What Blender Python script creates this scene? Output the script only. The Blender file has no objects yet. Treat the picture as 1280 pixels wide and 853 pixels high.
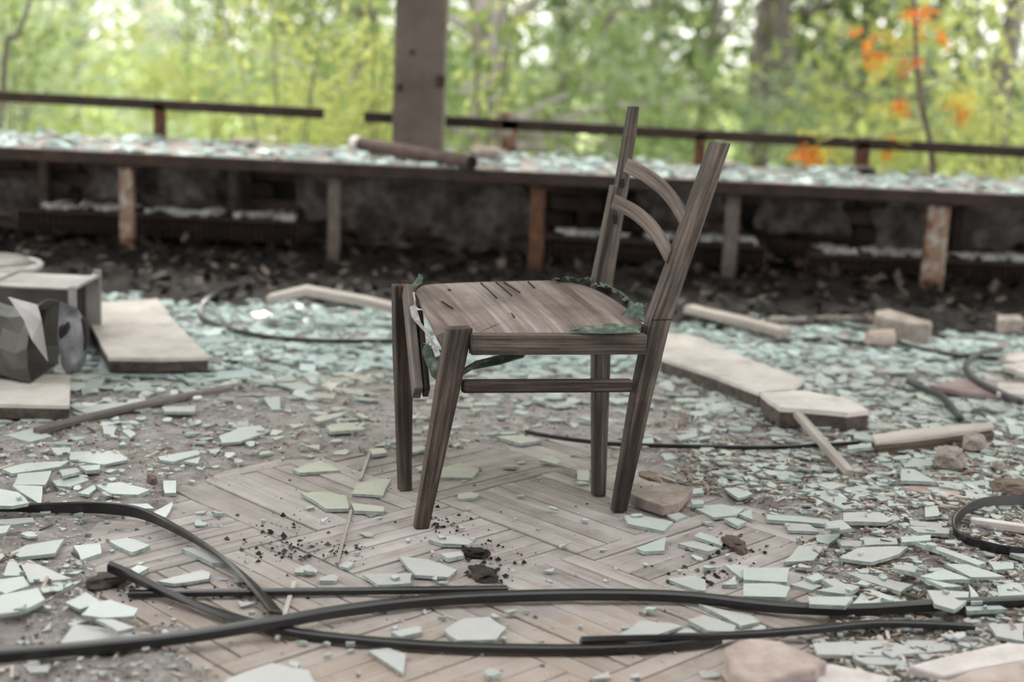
import bpy, math, random
import numpy as np
from mathutils import Vector, Matrix, noise
R = math.radians
rng = random.Random(7)
nrng = np.random.default_rng(11)
scene = bpy.context.scene
col = scene.collection

# ---------------------------------------------------------------- camera
CAM_H, PITCH, ROLL, LENS = 1.03, R(11.5), R(2.6), 50.0
FPX = LENS / 36.0 * 1280.0
fwd = Vector((0, math.cos(PITCH), -math.sin(PITCH)))
r0 = Vector((1, 0, 0)); u0 = Vector((0, math.sin(PITCH), math.cos(PITCH)))
cr = r0 * math.cos(ROLL) + u0 * math.sin(ROLL)
cu = -r0 * math.sin(ROLL) + u0 * math.cos(ROLL)
cam_data = bpy.data.cameras.new('camera'); cam = bpy.data.objects.new('camera', cam_data); col.objects.link(cam)
cam_data.lens = LENS; cam_data.sensor_width = 36; cam_data.sensor_fit = 'HORIZONTAL'
cam_data.clip_start = 0.05; cam_data.clip_end = 500
cam_data.dof.use_dof = True; cam_data.dof.focus_distance = 3.08; cam_data.dof.aperture_fstop = 1.9
m3 = Matrix((cr, cu, -fwd)).transposed()
cam.matrix_world = Matrix.Translation((0, 0, CAM_H)) @ m3.to_4x4()
scene.camera = cam

# ---------------------------------------------------------------- sky, sun, exposure
w = bpy.data.worlds.new('overcast_sky'); scene.world = w; w.use_nodes = True
nt = w.node_tree; nt.nodes.clear()
wo = nt.nodes.new('ShaderNodeOutputWorld'); bg = nt.nodes.new('ShaderNodeBackground')
tc = nt.nodes.new('ShaderNodeTexCoord'); sx = nt.nodes.new('ShaderNodeSeparateXYZ'); rp = nt.nodes.new('ShaderNodeValToRGB')
rp.color_ramp.elements[0].position = 0.0; rp.color_ramp.elements[0].color = (1.0, 0.975, 0.95, 1)
rp.color_ramp.elements[1].position = 0.8; rp.color_ramp.elements[1].color = (0.95, 0.965, 1.0, 1)
nt.links.new(tc.outputs['Generated'], sx.inputs[0]); nt.links.new(sx.outputs['Z'], rp.inputs[0])
nt.links.new(rp.outputs[0], bg.inputs[0]); nt.links.new(bg.outputs[0], wo.inputs[0])
bg.inputs[1].default_value = 1.25
sun_d = bpy.data.lights.new('sun', 'SUN'); sun = bpy.data.objects.new('sun', sun_d); col.objects.link(sun)
sun_d.energy = 2.2; sun_d.angle = R(20); sun_d.color = (1.0, 0.95, 0.86)
sun.rotation_euler = (R(35), 0, R(200))
sun.location = (0, 0, 30)
scene.view_settings.view_transform = 'Standard'; scene.view_settings.look = 'None'
scene.view_settings.gamma = 1.0; scene.view_settings.use_curve_mapping = False
scene.view_settings.exposure = 1.25

# ---------------------------------------------------------------- picking points of the place
def ray(px, py):
    return fwd + cr * ((px - 640.0) / FPX) + cu * (-(py - 426.5) / FPX)
def U(px, py, z=None, y=None):
    d = ray(px, py)
    t = (z - CAM_H) / d.z if z is not None else y / d.y
    return Vector((0, 0, CAM_H)) + d * t
def proj(p):
    v = Vector(p) - Vector((0, 0, CAM_H)); dz = v.dot(fwd)
    return 640 + FPX * v.dot(cr) / dz, 426.5 - FPX * v.dot(cu) / dz

# ---------------------------------------------------------------- tagging
def tag(o, label=None, cat=None, group=None, kind=None):
    if label: o['label'] = label
    if cat: o['category'] = cat
    if group: o['group'] = group
    if kind: o['kind'] = kind
    return o
def empty(name, loc, label=None, cat=None, group=None, kind=None):
    o = bpy.data.objects.new(name, None); col.objects.link(o); o.location = loc; o.empty_display_size = 0.05
    return tag(o, label, cat, group, kind)

# ---------------------------------------------------------------- mesh builder
class MB:
    def __init__(s): s.v = []; s.f = []; s.uv = []; s.edge = []
    def add(s, vs, fs, uvs=None):
        n = len(s.v); s.v += [tuple(p) for p in vs]
        s.uv += list(uvs) if uvs else [(p[0], p[1]) for p in vs]
        s.f += [tuple(i + n for i in f) for f in fs]
    def loft(s, pts, sizes, a, b, caps=True):
        """rectangular section swept along pts; a, b = section axes (vector or one per point)"""
        vs = []; uvs = []; L = 0; off = rng.random() * 5
        for i, p in enumerate(pts):
            p = Vector(p)
            if i: L += (p - Vector(pts[i - 1])).length
            A = a[i] if isinstance(a, list) else a; B = b[i] if isinstance(b, list) else b
            wa, wb = sizes[i] if isinstance(sizes, list) else sizes
            for sa, sb in ((-1, -1), (1, -1), (1, 1), (-1, 1)):
                vs.append(p + A * (sa * wa / 2) + B * (sb * wb / 2)); uvs.append((L + off, off + sa * wa / 2 + sb * wb * 0.77))
        fs = []
        for i in range(len(pts) - 1):
            for k in range(4):
                q = (k + 1) % 4
                fs.append((4 * i + k, 4 * i + q, 4 * i + 4 + q, 4 * i + 4 + k))
        if caps:
            n = 4 * (len(pts) - 1); fs.append((3, 2, 1, 0)); fs.append((n, n + 1, n + 2, n + 3))
        s.add(vs, fs, uvs)
    def bar(s, p0, p1, wd, ht, up=Vector((0, 0, 1))):
        p0 = Vector(p0); p1 = Vector(p1); d = (p1 - p0).normalized(); A = d.cross(up)
        if A.length < 1e-4: A = d.cross(Vector((0, 1, 0)))
        A.normalize(); B = A.cross(d).normalized(); s.loft([p0, p1], (wd, ht), A, B)
    def tube(s, pts, rad, n=8, caps=True):
        vs = []; uvs = []; L = 0; prev = Vector((0.3, 0.2, 0.9))
        for i, p in enumerate(pts):
            p = Vector(p); d = (Vector(pts[min(i + 1, len(pts) - 1)]) - Vector(pts[max(i - 1, 0)]))
            d = d.normalized() if d.length > 1e-9 else Vector((0, 0, 1))
            A = d.cross(prev)
            if A.length < 1e-3: A = d.cross(Vector((1, 0, 0)))
            A.normalize(); B = d.cross(A)
            prev = -B if False else prev
            if i: L += (p - Vector(pts[i - 1])).length
            r = rad[i] if isinstance(rad, (list, tuple)) else rad
            for k in range(n):
                t = 2 * math.pi * k / n; vs.append(p + A * (r * math.cos(t)) + B * (r * math.sin(t))); uvs.append((L, t * r))
        fs = [(i * n + k, i * n + (k + 1) % n, (i + 1) * n + (k + 1) % n, (i + 1) * n + k) for i in range(len(pts) - 1) for k in range(n)]
        if caps: fs += [tuple(range(n - 1, -1, -1)), tuple((len(pts) - 1) * n + k for k in range(n))]
        s.add(vs, fs, uvs)
    def box(s, x0, x1, y0, y1, z0, z1, f=lambda p: p):
        vs = [f(Vector((x, y, z))) for z in (z0, z1) for (x, y) in ((x0, y0), (x1, y0), (x1, y1), (x0, y1))]
        s.add(vs, [(3, 2, 1, 0), (4, 5, 6, 7), (0, 1, 5, 4), (1, 2, 6, 5), (2, 3, 7, 6), (3, 0, 4, 7)],
              [(p.x + p.z, p.y + p.z) for p in vs])
    def prism(s, poly, thick, flare=0.0, drop=None):
        """poly = top outline in the place; goes straight down by thick"""
        n = len(poly); c = sum((Vector(p) for p in poly), Vector()) / n
        area = sum(poly[i][0] * poly[(i + 1) % n][1] - poly[(i + 1) % n][0] * poly[i][1] for i in range(n))
        poly = list(poly) if area > 0 else list(reversed(poly))
        f0 = len(s.f); top = [Vector(p) for p in poly]
        bot = [c + (p - c) * (1 + flare * rng.uniform(0.3, 1)) for p in top]
        bot = [Vector((b.x, b.y, p.z - thick)) for b, p in zip(bot, top)]
        s.add(top + bot, [tuple(range(n)), tuple(range(2 * n - 1, n - 1, -1))] + [(n + i, n + (i + 1) % n, (i + 1) % n, i) for i in range(n)])
        s.edge += range(f0 + 2, len(s.f))
    def build(s, name, mat, parent=None, bevel=0, seg=2, smooth=False, origin=None, keep=False, edge_mat=None):
        me = bpy.data.meshes.new(name)
        vs = s.v
        if parent is not None: o0 = Vector(parent_loc(parent))
        elif origin is not None: o0 = Vector(origin)
        elif keep: o0 = Vector((0, 0, 0))
        else:
            a = np.array(vs); o0 = Vector((float(a[:, 0].mean()), float(a[:, 1].mean()), float(a[:, 2].min())))
        a = np.array(vs, dtype=np.float64) - np.array(o0)
        me.from_pydata(a.tolist(), [], s.f); me.validate()
        if len(s.uv) == len(vs):
            uvl = me.uv_layers.new(name='UVMap'); li = np.empty(len(me.loops), dtype=np.int32); me.loops.foreach_get('vertex_index', li)
            uvl.data.foreach_set('uv', np.array(s.uv, dtype=np.float32)[li].ravel())
        me.materials.append(mat)
        if edge_mat:
            me.materials.append(edge_mat); mi = np.zeros(len(me.polygons), dtype=np.int32); mi[[e for e in s.edge if e < len(mi)]] = 1; me.polygons.foreach_set('material_index', mi)
        if smooth: me.shade_smooth()
        o = bpy.data.objects.new(name, me); col.objects.link(o)
        if parent is not None: o.parent = parent
        else: o.location = o0
        if bevel:
            m = o.modifiers.new('bevel', 'BEVEL'); m.width = bevel; m.segments = seg; m.limit_method = 'ANGLE'
        return o
def parent_loc(p):
    v = Vector(p.location)
    while p.parent: p = p.parent; v += Vector(p.location)
    return v
def spline(pts, n=12):
    """Catmull-Rom through pts (any dimension)"""
    P = [np.array(p, float) for p in pts]; P = [2 * P[0] - P[1]] + P + [2 * P[-1] - P[-2]]
    out = []
    for i in range(1, len(P) - 2):
        for k in range(n):
            t = k / n
            out.append(0.5 * ((2 * P[i]) + (-P[i - 1] + P[i + 1]) * t + (2 * P[i - 1] - 5 * P[i] + 4 * P[i + 1] - P[i + 2]) * t * t + (-P[i - 1] + 3 * P[i] - 3 * P[i + 1] + P[i + 2]) * t ** 3))
    out.append(P[-2]); return out
def fbm(x, y, z=0.0, o=3):
    a = 0; k = 1
    for i in range(o):
        a += noise.noise((x, y, z)) * k; x *= 2.03; y *= 2.03; z += 3.1; k *= 0.5
    return a

# ---------------------------------------------------------------- materials
def newmat(name):
    m = bpy.data.materials.new(name); m.use_nodes = True; t = m.node_tree
    return m, t, t.nodes['Principled BSDF'], t.nodes['Material Output']
def N(t, ty, **kw):
    n = t.nodes.new(ty)
    for k, v in kw.items():
        if k in n.inputs.keys(): n.inputs[k].default_value = v
        else: setattr(n, k, v)
    return n
def ramp(t, fac, stops):
    r = t.nodes.new('ShaderNodeValToRGB'); e = r.color_ramp.elements
    while len(e) < len(stops): e.new(0.5)
    for i, (p, c) in enumerate(stops): e[i].position = p; e[i].color = (*c, 1) if len(c) == 3 else c
    t.links.new(fac, r.inputs[0]); return r.outputs[0]
def mixc(t, fac, a, b, mode='MIX'):
    n = t.nodes.new('ShaderNodeMix'); n.data_type = 'RGBA'; n.blend_type = mode
    if hasattr(fac, 'is_linked'): t.links.new(fac, n.inputs[0])
    else: n.inputs[0].default_value = fac
    for i, c in ((6, a), (7, b)):
        if hasattr(c, 'is_linked'): t.links.new(c, n.inputs[i])
        else: n.inputs[i].default_value = (*c, 1)
    return n.outputs[2]
def obj_coord(t): return t.nodes.new('ShaderNodeTexCoord').outputs['Object']
def geo_coord(t): return t.nodes.new('ShaderNodeNewGeometry').outputs['Position']
def noi(t, vec, scale, detail=4, rough=0.6):
    n = N(t, 'ShaderNodeTexNoise', Scale=scale, Detail=detail, Roughness=rough); t.links.new(vec, n.inputs['Vector']); return n.outputs['Fac']
def bump(t, bs, h, strength, dist=0.01):
    b = N(t, 'ShaderNodeBump', Strength=strength, Distance=dist); t.links.new(h, b.inputs['Height']); t.links.new(b.outputs[0], bs.inputs['Normal'])
def rand01(t):
    a = t.nodes.new('ShaderNodeObjectInfo').outputs['Random']; b = t.nodes.new('ShaderNodeNewGeometry').outputs['Random Per Island']
    m = N(t, 'ShaderNodeMath', operation='ADD'); t.links.new(a, m.inputs[0]); t.links.new(b, m.inputs[1])
    f = N(t, 'ShaderNodeMath', operation='FRACT'); t.links.new(m.outputs[0], f.inputs[0]); return f.outputs[0]
def N_sub(t, a, v):
    n = N(t, 'ShaderNodeMath', operation='SUBTRACT'); t.links.new(a, n.inputs[0]); n.inputs[1].default_value = v; return n.outputs[0]
def wood(name, dark, mid, light, rough=0.75, gscale=90, vary=0.25, stretch=0.05, dust=None, dustcol=(0.4, 0.37, 0.34)):
    m, t, bs, _ = newmat(name)
    uv = N(t, 'ShaderNodeUVMap'); uv.uv_map = 'UVMap'
    mp = N(t, 'ShaderNodeMapping'); mp.inputs['Scale'].default_value = (stretch, 1, 1); t.links.new(uv.outputs[0], mp.inputs[0])
    r = rand01(t); cmb = N(t, 'ShaderNodeCombineXYZ'); t.links.new(r, cmb.inputs[2])
    sc = N(t, 'ShaderNodeVectorMath', operation='SCALE'); sc.inputs[3].default_value = 9; t.links.new(cmb.outputs[0], sc.inputs[0])
    ad = N(t, 'ShaderNodeVectorMath', operation='ADD'); t.links.new(mp.outputs[0], ad.inputs[0]); t.links.new(sc.outputs[0], ad.inputs[1])
    g = noi(t, ad.outputs[0], gscale, 6, 0.65); g2 = noi(t, ad.outputs[0], gscale * 0.2, 3)
    pt = noi(t, obj_coord(t), 7, 4)
    mx = N(t, 'ShaderNodeMath', operation='ADD'); t.links.new(g, mx.inputs[0]); t.links.new(g2, mx.inputs[1])
    m2 = N(t, 'ShaderNodeMath', operation='MULTIPLY_ADD'); t.links.new(mx.outputs[0], m2.inputs[0]); m2.inputs[1].default_value = 0.5
    vm = N(t, 'ShaderNodeMath', operation='MULTIPLY_ADD'); t.links.new(r, vm.inputs[0]); vm.inputs[1].default_value = vary; vm.inputs[2].default_value = -vary / 2
    t.links.new(vm.outputs[0], m2.inputs[2])
    c = ramp(t, m2.outputs[0], [(0.34, dark), (0.5, mid), (0.66, light)])
    c = mixc(t, ramp(t, pt, [(0.4, (0, 0, 0)), (0.72, (0.6,) * 3)]), c, dark)
    if name == 'dusty_parquet':   # bare tan wood where the foreground boards have lost their finish
        sy = N(t, 'ShaderNodeSeparateXYZ'); t.links.new(geo_coord(t), sy.inputs[0]); nn = noi(t, geo_coord(t), 5, 5, 0.7)
        ml = N(t, 'ShaderNodeMath', operation='MULTIPLY_ADD'); t.links.new(nn, ml.inputs[0]); ml.inputs[1].default_value = 1.2; t.links.new(sy.outputs['Y'], ml.inputs[2])
        c = mixc(t, ramp(t, N_sub(t, ml.outputs[0], 2.55), [(0.2, (0.65,) * 3), (0.75, (0, 0, 0))]), c, (0.42, 0.30, 0.205))
    if dust:
        dn = noi(t, geo_coord(t), 9, 6, 0.7); c = mixc(t, ramp(t, dn, [(0.5 - dust * 0.3, (0, 0, 0)), (0.75, (dust,) * 3)]), c, dustcol)
    t.links.new(c, bs.inputs['Base Color']); bs.inputs['Roughness'].default_value = rough; bs.inputs['Specular IOR Level'].default_value = 0.25
    bump(t, bs, g, 0.5, 0.002); return m
def rough_mat(name, stops, scale=8, rough=0.85, metal=0, bstr=0.4, bscale=60, bdist=0.003, detail=8, vary=None, geo=False):
    m, t, bs, _ = newmat(name); co = geo_coord(t) if geo else obj_coord(t)
    n = noi(t, co, scale, detail, 0.65)
    if vary:
        vm = N(t, 'ShaderNodeMath', operation='MULTIPLY_ADD'); t.links.new(rand01(t), vm.inputs[0]); vm.inputs[1].default_value = vary
        a = N(t, 'ShaderNodeMath', operation='SUBTRACT'); t.links.new(n, a.inputs[0]); a.inputs[1].default_value = vary / 2
        t.links.new(a.outputs[0], vm.inputs[2]); n = vm.outputs[0]
    t.links.new(ramp(t, n, stops), bs.inputs['Base Color']); bs.inputs['Roughness'].default_value = rough; bs.inputs['Metallic'].default_value = metal
    bump(t, bs, noi(t, co, bscale, 5, 0.7), bstr, bdist); return m
def glass(name, tint, edge, dust, damt=0.5):
    """thick dusty broken glass: tinted, half clear, dust lying on it in patches"""
    m, t, bs, out = newmat(name); co = geo_coord(t)
    c = mixc(t, rand01(t), tint, tuple(x * 0.80 for x in tint))
    n = noi(t, co, 14, 6, 0.7); f = ramp(t, n, [(0.35, (damt * 0.45,) * 3), (0.65, (damt,) * 3)])
    sp = noi(t, co, 160, 2, 0.5); f2 = ramp(t, sp, [(0.62, (0, 0, 0)), (0.7, (0.5,) * 3)])
    t.links.new(mixc(t, f2, c, (0.42, 0.37, 0.33)), bs.inputs['Base Color'])
    bs.inputs['Transmission Weight'].default_value = 0.30; bs.inputs['Roughness'].default_value = 0.22; bs.inputs['IOR'].default_value = 1.5
    df = N(t, 'ShaderNodeBsdfDiffuse'); t.links.new(mixc(t, rand01(t), dust, tuple(x * 0.88 for x in dust)), df.inputs[0])
    mx = t.nodes.new('ShaderNodeMixShader'); t.links.new(f, mx.inputs[0]); t.links.new(bs.outputs[0], mx.inputs[1]); t.links.new(df.outputs[0], mx.inputs[2])
    t.links.new(mx.outputs[0], out.inputs[0]); return m
def _edge():
    m, t, bs, out = newmat('glass_edge'); bs.inputs['Base Color'].default_value = (0.33, 0.47, 0.42, 1); bs.inputs['Roughness'].default_value = 0.3; bs.inputs['Transmission Weight'].default_value = 0.25
    n = noi(t, geo_coord(t), 60, 4); t.links.new(ramp(t, n, [(0.35, (0.27, 0.33, 0.305)), (0.65, (0.50, 0.575, 0.54))]), bs.inputs['Base Color']); return m
def leafmat(name, a, b, trans=0.5):
    m, t, bs, out = newmat(name); t.nodes.remove(bs)
    c = mixc(t, rand01(t), a, b)
    d = N(t, 'ShaderNodeBsdfDiffuse'); tr = N(t, 'ShaderNodeBsdfTranslucent'); t.links.new(c, d.inputs[0])
    t.links.new(mixc(t, 1.0, c, (1.0, 1.0, 0.85), 'MULTIPLY'), tr.inputs[0])
    mx = t.nodes.new('ShaderNodeMixShader'); mx.inputs[0].default_value = trans; t.links.new(d.outputs[0], mx.inputs[1]); t.links.new(tr.outputs[0], mx.inputs[2])
    t.links.new(mx.outputs[0], out.inputs[0]); return m
def plain(name, c, rough=0.6, metal=0, spec=0.5):
    m, t, bs, _ = newmat(name); n = noi(t, obj_coord(t), 25, 5)
    t.links.new(mixc(t, n, tuple(x * 0.8 for x in c), tuple(min(1, x * 1.2) for x in c)), bs.inputs['Base Color'])
    bs.inputs['Roughness'].default_value = rough; bs.inputs['Metallic'].default_value = metal; bs.inputs['Specular IOR Level'].default_value = spec; return m

M = {}
M['chair'] = wood('weathered_chair_wood', (0.009, 0.0065, 0.0052), (0.064, 0.047, 0.038), (0.22, 0.182, 0.157), rough=0.62, gscale=110, vary=0.06)
M['chair_pale'] = wood('worn_pale_chair_wood', (0.045, 0.036, 0.031), (0.15, 0.122, 0.105), (0.30, 0.26, 0.23), rough=0.8, gscale=110, vary=0.05)
M['ply'] = wood('worn_seat_plywood', (0.070, 0.050, 0.042), (0.26, 0.212, 0.190), (0.52, 0.475, 0.45), rough=0.7, gscale=45, vary=0.05, stretch=0.06)
M['parquet'] = wood('dusty_parquet', (0.10, 0.080, 0.068), (0.31, 0.272, 0.248), (0.47, 0.435, 0.41), rough=0.6, gscale=70, vary=0.22, stretch=0.04, dust=0.85, dustcol=(0.42, 0.385, 0.365))
M['lath'] = wood('grey_lath', (0.06, 0.05, 0.045), (0.15, 0.125, 0.11), (0.28, 0.25, 0.23), gscale=60)
M['paleplank'] = wood('pale_plank', (0.30, 0.26, 0.23), (0.50, 0.46, 0.42), (0.66, 0.62, 0.58), gscale=40)
M['bark_wood'] = wood('rotten_wood', (0.03, 0.02, 0.014), (0.11, 0.08, 0.06), (0.26, 0.20, 0.16), gscale=50)
M['dirt'] = rough_mat('dust_and_grit', [(0.24, (0.12, 0.098, 0.086)), (0.40, (0.32, 0.282, 0.262)), (0.54, (0.46, 0.423, 0.405)), (0.75, (0.60, 0.575, 0.56))], scale=17, bscale=210, bstr=1.0, bdist=0.010, geo=True)
M['subfloor'] = rough_mat('subfloor', [(0.3, (0.06, 0.05, 0.045)), (0.7, (0.16, 0.14, 0.125))], geo=True)
M['soil'] = rough_mat('leaf_litter', [(0.3, (0.006, 0.005, 0.004)), (0.55, (0.022, 0.016, 0.013)), (0.85, (0.11, 0.085, 0.075))], scale=20, vary=0.7)
M['soil_dark'] = rough_mat('near_black_soil', [(0.3, (0.004, 0.003, 0.0025)), (0.5, (0.012, 0.008, 0.0065)), (0.66, (0.040, 0.029, 0.024)), (0.85, (0.13, 0.10, 0.09))], scale=14, geo=True, bscale=60, bstr=1.0, bdist=0.02)  # near-black brown for the soil layer along the back wall
M['crumb'] = rough_mat('rubble_crumb', [(0.3, (0.12, 0.095, 0.08)), (0.5, (0.36, 0.31, 0.28)), (0.72, (0.58, 0.54, 0.51))], scale=20, vary=0.7)
M['splinter'] = rough_mat('wood_splinter', [(0.3, (0.09, 0.065, 0.05)), (0.55, (0.30, 0.24, 0.20)), (0.75, (0.55, 0.48, 0.41))], scale=20, vary=0.8)
M['glass_edge'] = _edge()
M['glass_green'] = glass('broken_glass_green', (0.67, 0.775, 0.735), None, (0.52, 0.545, 0.515), 0.7)
M['glass_grey'] = glass('broken_glass_grey', (0.65, 0.70, 0.68), None, (0.50, 0.49, 0.47), 0.85)
M['glass_yellow'] = glass('broken_glass_yellow', (0.65, 0.68, 0.57), None, (0.53, 0.525, 0.455), 0.8)
M['glass_cyan'] = glass('broken_glass_cyan', (0.60, 0.77, 0.765), None, (0.53, 0.62, 0.61), 0.6)
M['rubber'] = plain('black_gasket', (0.012, 0.011, 0.012), 0.33, 0, 0.6)
M['hose'] = plain('grey_black_tube', (0.035, 0.035, 0.04), 0.38, 0, 0.5)
M['cream'] = rough_mat('cream_board', [(0.3, (0.36, 0.32, 0.29)), (0.5, (0.54, 0.50, 0.465)), (0.75, (0.66, 0.625, 0.595))], scale=9)
M['board_edge'] = rough_mat('dark_board_edge', [(0.3, (0.03, 0.022, 0.018)), (0.7, (0.13, 0.10, 0.085))], scale=40)  # darker brown for the boards' sides below the top sheet
M['metal'] = rough_mat('dull_sheet_metal', [(0.3, (0.23, 0.22, 0.20)), (0.55, (0.42, 0.41, 0.40)), (0.8, (0.62, 0.62, 0.63))], scale=5, rough=0.42, metal=0.25, bstr=0.15, bscale=15, bdist=0.01)
M['pipe'] = rough_mat('purple_brown_rust', [(0.3, (0.035, 0.02, 0.017)), (0.6, (0.10, 0.06, 0.052)), (0.85, (0.20, 0.13, 0.11))], scale=14)
M['duct'] = rough_mat('dark_duct_metal', [(0.3, (0.045, 0.042, 0.037)), (0.6, (0.10, 0.095, 0.085)), (0.85, (0.2, 0.19, 0.175))], scale=6, rough=0.5, metal=0.3, bstr=0.2, bscale=30, bdist=0.004)  # dark metal for the crumpled skin, box duct front and basin
M['plate'] = rough_mat('bluish_plate_metal', [(0.3, (0.05, 0.05, 0.055)), (0.55, (0.17, 0.17, 0.185)), (0.8, (0.36, 0.36, 0.38))], scale=14, rough=0.45, metal=0.5, bstr=0.3, bscale=20, bdist=0.008)
M['rust'] = rough_mat('rust', [(0.3, (0.022, 0.011, 0.007)), (0.5, (0.085, 0.036, 0.018)), (0.68, (0.20, 0.085, 0.035)), (0.85, (0.30, 0.19, 0.13))], scale=14, rough=0.85)
M['rust_dark'] = rough_mat('dark_rust', [(0.3, (0.012, 0.008, 0.007)), (0.6, (0.042, 0.024, 0.019)), (0.85, (0.13, 0.065, 0.045))], scale=10, rough=0.85)
M['rust_white'] = rough_mat('flaking_white_paint', [(0.35, (0.08, 0.036, 0.02)), (0.48, (0.22, 0.13, 0.085)), (0.58, (0.36, 0.335, 0.30)), (0.9, (0.50, 0.475, 0.45))], scale=11)
M['post_grey'] = rough_mat('grey_painted_steel', [(0.3, (0.05, 0.038, 0.032)), (0.55, (0.13, 0.105, 0.092)), (0.8, (0.24, 0.205, 0.185))], scale=14)
M['concrete'] = rough_mat('pillar_concrete', [(0.25, (0.075, 0.060, 0.052)), (0.5, (0.132, 0.109, 0.096)), (0.8, (0.195, 0.165, 0.148))], scale=4)
M['sill'] = rough_mat('sill_concrete', [(0.3, (0.14, 0.115, 0.10)), (0.7, (0.36, 0.33, 0.31))], scale=6)
M['plaster'] = rough_mat('grimy_plaster', [(0.30, (0.03, 0.025, 0.023)), (0.48, (0.105, 0.09, 0.082)), (0.62, (0.22, 0.20, 0.188)), (0.85, (0.46, 0.43, 0.41))], scale=11)
M['brick'] = rough_mat('sooty_brick', [(0.25, (0.022, 0.016, 0.014)), (0.5, (0.055, 0.040, 0.034)), (0.8, (0.12, 0.085, 0.07))], scale=6, vary=0.35)
M['mortar'] = rough_mat('sooty_mortar', [(0.3, (0.025, 0.02, 0.018)), (0.8, (0.10, 0.085, 0.075))], scale=8)
M['stone'] = rough_mat('rubble_stone', [(0.25, (0.13, 0.105, 0.09)), (0.5, (0.31, 0.265, 0.235)), (0.8, (0.50, 0.45, 0.41))], scale=16, bstr=0.9, bscale=50, bdist=0.008)
M['pinkstone'] = rough_mat('pinkish_stone', [(0.25, (0.27, 0.20, 0.175)), (0.5, (0.43, 0.345, 0.31)), (0.8, (0.58, 0.50, 0.46))], scale=14, bstr=0.7, bscale=70, bdist=0.005)
M['paleslab'] = rough_mat('pale_slab', [(0.25, (0.42, 0.37, 0.345)), (0.5, (0.60, 0.56, 0.53)), (0.8, (0.72, 0.69, 0.66))], scale=9, bscale=80)
M['maroon'] = rough_mat('faded_maroon_panel', [(0.3, (0.22, 0.155, 0.15)), (0.7, (0.38, 0.30, 0.29))], scale=12)
M['tile_brown'] = rough_mat('brown_tile', [(0.3, (0.15, 0.115, 0.095)), (0.55, (0.27, 0.22, 0.19)), (0.8, (0.40, 0.345, 0.31))], scale=22)
M['fabric'] = rough_mat('torn_green_fabric', [(0.3, (0.03, 0.045, 0.034)), (0.52, (0.085, 0.12, 0.09)), (0.66, (0.20, 0.24, 0.19)), (0.8, (0.45, 0.46, 0.40))], scale=45, rough=0.95, bscale=500, bstr=0.6)
M['lining'] = rough_mat('grey_lining', [(0.3, (0.24, 0.23, 0.225)), (0.7, (0.50, 0.48, 0.47))], scale=40, rough=0.95, bscale=400)
M['black'] = plain('near_black', (0.012, 0.010, 0.009), 0.9)  # stands in for the shade inside mortises, pipe bore and duct mouth
M['bark'] = rough_mat('tree_bark', [(0.3, (0.07, 0.055, 0.048)), (0.7, (0.22, 0.19, 0.175))], scale=6)
M['bark_pale'] = rough_mat('pale_tree_bark', [(0.3, (0.17, 0.145, 0.14)), (0.7, (0.42, 0.38, 0.38))], scale=4)
M['leaf_lime'] = leafmat('lime_leaves', (0.33, 0.37, 0.125), (0.47, 0.49, 0.23))
M['leaf_mid'] = leafmat('mid_green_leaves', (0.145, 0.21, 0.085), (0.27, 0.325, 0.155))
M['leaf_pale'] = leafmat('pale_green_leaves', (0.298, 0.374, 0.253), (0.443, 0.494, 0.366))
M['leaf_dark'] = leafmat('deep_green_leaves', (0.06, 0.095, 0.042), (0.16, 0.205, 0.095))
M['leaf_yellow'] = leafmat('yellow_leaves', (0.510, 0.393, 0.083), (0.498, 0.473, 0.151))
M['leaf_orange'] = leafmat('orange_leaves', (0.66, 0.115, 0.035), (0.70, 0.30, 0.06))
M['grass'] = rough_mat('meadow_grass', [(0.3, (0.26, 0.36, 0.09)), (0.7, (0.48, 0.58, 0.22))], scale=0.8, geo=True)
M['white_wall'] = rough_mat('white_tower_panels', [(0.3, (0.72, 0.72, 0.74)), (0.7, (0.85, 0.84, 0.85))], scale=1)
M['pink_band'] = rough_mat('pink_balcony_panels', [(0.3, (0.55, 0.42, 0.42)), (0.7, (0.66, 0.54, 0.53))], scale=1)
M['dark_glass'] = plain('dark_window_glass', (0.10, 0.11, 0.13), 0.15)
M['unseen_roof'] = rough_mat('stained_ceiling', [(0.3, (0.45, 0.42, 0.39)), (0.7, (0.66, 0.63, 0.60))], scale=1.2, geo=True)

# ---------------------------------------------------------------- the floor: slab, parquet planks, dirt
def sstep(a, b, x):
    t = max(0.0, min(1.0, (x - a) / (b - a))); return t * t * (3 - 2 * t)
def bare(x, y):
    """1 where the parquet is swept bare, 0 where grit covers it"""
    q = fbm(x * 2.3 + 5, y * 2.3, 1.7) * 0.33 + fbm(x * 9, y * 9, 4.2, 2) * 0.12
    a = 1.05 - math.hypot((x + 0.12) / 0.78, (y - 2.88) / 0.78) + q
    b = 0.95 - math.hypot((x - 0.02) / 0.60, (y - 2.28) / 0.26) + q
    return sstep(-0.05, 0.22, max(a, b))
def H(x, y):
    m = bare(x, y)
    z = 0.010 + 0.009 * fbm(x * 5, y * 5, 0.3) + 0.005 * fbm(x * 21, y * 21, 2.2, 2)
    z += 0.05 * sstep(5.55, 6.2, y) + 0.018 * sstep(0.55, 1.1, x) * sstep(2.3, 2.7, y) * (0.6 + fbm(x * 3, y * 3, 9))
    return z * (1 - m) + m * (-0.016 + 0.007 * fbm(x * 12, y * 12, 6))

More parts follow.
